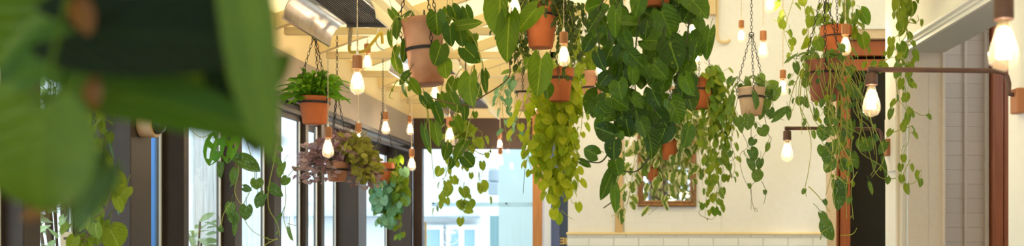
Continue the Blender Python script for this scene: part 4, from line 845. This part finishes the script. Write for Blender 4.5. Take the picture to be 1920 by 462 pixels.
mass(p,70,[(706,345),(738,340),(756,345),(758,375),(744,410),(728,432),(712,420),(702,380)],14,'teal',(-.1,.05),wr=.95)
mass(p,40,[(738,322),(754,330),(762,355),(752,385),(740,380),(736,350)],14,'small',(-.1,.05),wr=.95)
p.leaves([(744,296,745,310,12),(712,325,716,340,9),(749,440,750,452,9)],'small')

# cream pot with lime leaves before the glass door
p=Plant('cream pot of lime green rounded leaves, its vines hanging before the glass door',7.7,861,262,290,38,30,'creamp',band=.5)
p.crown(20,18,'lime',spread=1.5,rise=1.4,wr=1.); spline_many(p,[[(848,268),(838,296),(846,330),(828,350),(818,394)],[(872,266),(890,290),(905,320),(898,345),(910,368),(926,380)],[(860,290),(868,320),(862,350),(872,390),(862,420),(855,415)],[(855,290),(842,320),(832,345),(836,368),(820,396)],[(868,288),(880,330),(872,360),(880,400)],[(880,268),(900,262),(912,280),(908,300)],[(876,266),(895,275),(904,250),(888,240)]],17,19,'lime','heart',wr=.9,taper=.15)
p.leaves([(858,238,872,252,24),(876,240,888,256,22),(868,250,862,268,20),(892,262,898,276,16),(900,266,906,280,14),(826,316,820,332,17),(830,378,824,392,12),(866,380,862,396,18),(880,378,886,392,18),(872,394,888,398,14),(842,350,836,370,18),(868,354,874,372,20),(902,344,912,360,20)],'lime')

# left windows
p=Plant('yellow green vine beside the dark post at far left, pot hidden by blurred leaf',3.3,120,232,300,86,64,'terra',band=.5,hook=.45)
rv=[[(160,236),(182,202),(198,215),(196,260),(190,300),(178,340),(176,400),(165,440),(150,470)],[(164,238),(186,240),(190,290),(200,330),(214,350),(226,352)],[(160,240),(176,280),(196,310),(216,330),(226,326)],[(166,240),(188,270),(182,330),(190,372),(170,390),(178,440)],[(160,245),(180,310),(206,350),(200,390),(176,410)],[(150,450),(178,436),(200,424)],[(156,250),(170,330),(150,380),(140,430),(150,468)],[(170,300),(190,350),(186,400),(210,430)]]
spline_many(p,rv,25,24,'lime',stem=M['stemb'],tintf=lohi(0,.8),taper=.1)
p.leaves([(188,200,196,232,16),(192,226,196,256,20),(176,290,160,312,20),(196,290,212,318,26),(196,318,190,350,30),(222,326,236,344,20),(238,352,226,374,22),(216,338,224,366,22),(208,350,206,384,24),(188,336,180,362,26),(228,360,222,392,18),(176,386,186,416,30),(180,420,176,450,40),(196,416,192,440,20),(206,430,222,466,42),(140,446,134,470,20),(160,448,164,474,22),(164,362,176,384,16),(186,300,200,320,20),(206,366,198,386,22),(174,310,186,330,20)],'lime')
p.leaves([(206,264,212,300,5),(224,382,218,404,7),(160,380,160,418,8),(168,310,172,332,7)],'teal','lance')
p.crown(14,28,'lime',spread=1.2,rise=.6)
p=Plant('hanging vine with slotted leaves and satin leaves before the grey timber upright',4.2,432,150,215,76,56,'terra',band=.5)
lf=MB(); b=at(408,262,4.1); leaf(lf,b,Vector((-.35,-.1,-1)),Vector((.15,-1,.3)),.112,.082,'heart',tint=(.2,.3,.4),holes=True); b=at(438,258,4.12); leaf(lf,b,Vector((-.35,-.1,-1)),Vector((-.2,-1,.25)),.11,.085,'heart',tint=(.4,.7,.4),holes=True); part('slotted_leaf',lf,L['fern'],p.root)
p.leaves([(415,308,416,334,13),(442,320,437,348,16),(452,298,486,318,24),(440,292,452,304,16),(480,338,482,356,21),(458,352,474,358,12),(484,372,492,388,16),(494,366,480,388,22),(434,384,432,410,20),(462,388,462,412,21),(438,402,440,422,20),(412,426,418,436,11),(516,294,524,310,16),(530,308,526,334,16),(538,334,530,348,15),(508,350,530,368,16),(528,404,514,420,8),(542,428,548,452,11),(441,412,440,444,9)],'satin')
spline_many(p,[[(425,215),(408,240),(378,258),(350,236)],[(430,215),(440,270),(448,320),(440,360),(456,390),(460,400)],[(445,215),(470,290),(478,330),(468,360),(454,396),(470,430),(500,448),(522,450)],[(450,215),(516,230),(516,290),(504,350),(504,390),(520,420),(525,445)],[(516,290),(530,320),(536,370),(532,410),(545,450)],[(434,380),(420,400),(414,428)],[(420,215),(400,250),(410,268)],[(455,215),(462,250),(440,262)],[(540,420),(556,424)],[(520,448),(500,458),(490,470)]],14,150,'satin',r=.0021,stem=M['stem'])
p.vine([(340,300),(330,245),(322,210)],8,300,'satin',nl=False) if False else None

p.crown(16,26,'satin',spread=1.2,rise=.7)
# foreground plant, out of focus, at the camera
p=Plant('big blurred heart leaves close to the camera, filling the upper left corner',.72,250,-760,-520,280,200,'terra',hook=.2,name='foreground_plant')
def fore(lst, lm):
    lf=MB()
    st=MB()
    for bx,by,tx,ty,w_,Y,roll,lean in lst:
        b=px_leaf(lf,Y,bx,by,tx,ty,w_,'heart',roll=roll,lean=lean)
        o=at(250+.25*(bx-250),-520,.72); st.tube(catmull([o,(o+b)/2+Vector((0,.02,.02)),b],5),.0018,5,False)
    lf.join(st); part('foliage',lf,L[lm],p.root)
R.seed(5)
fore([(75,208,42,404,240,.64,.1,.1),(110,166,520,198,122,.70,-.1,-.05),(330,110,455,252,150,.735,.0,.05),(450,-90,494,310,104,.66,-.25,.05),(190,-80,-80,120,170,.78,.3,.1),(140,66,-40,190,72,.74,.9,.0),(500,110,370,238,100,.74,.2,.1),(196,318,96,436,72,.72,.3,.1)],'fore')
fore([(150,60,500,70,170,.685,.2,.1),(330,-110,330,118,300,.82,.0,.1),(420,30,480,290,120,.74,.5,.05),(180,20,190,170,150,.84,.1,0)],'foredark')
fore([(124,376,26,408,46,.70,.3,.1),(150,10,166,64,40,.66,.2,0),(176,160,172,206,30,.68,.2,0)],'dry')

# ================================================================== CAMERA AND LIGHT
cam=bpy.data.cameras.new('camera'); co=bpy.data.objects.new('camera',cam); C.objects.link(co); bpy.context.scene.camera=co
cam.sensor_width=36; cam.lens=36*F/1920; co.location=(0,0,CZ); co.rotation_euler=(PI/2,0,0)
cam.shift_x=(960-CX)/1920; cam.shift_y=(CY-231)/1920; cam.clip_start=.02
cam.dof.use_dof=True; cam.dof.focus_distance=4.7; cam.dof.aperture_fstop=cam.lens/11.5
w=bpy.data.worlds.new('sky'); bpy.context.scene.world=w; w.use_nodes=True
bg=w.node_tree.nodes.get('Background') or w.node_tree.nodes.new('ShaderNodeBackground')
bg.inputs[0].default_value=(.76,.92,1.04,1); bg.inputs[1].default_value=3.0
sl=bpy.data.lights.new('sun','SUN'); so=bpy.data.objects.new('sun',sl); C.objects.link(so); sl.energy=2.1; sl.angle=math.radians(8); sl.color=(1,.95,.88)
so.rotation_euler=Vector((-.45,.22,-.86)).to_track_quat('-Z','Y').to_euler()
vs=bpy.context.scene.view_settings; vs.view_transform='Standard'; vs.look='None'; vs.exposure=.18; vs.gamma=1.; vs.use_curve_mapping=False
cy=bpy.context.scene.cycles; cy.use_denoising=True; cy.max_bounces=8; cy.transparent_max_bounces=24; cy.sample_clamp_indirect=4.; cy.caustics_reflective=False; cy.caustics_refractive=False
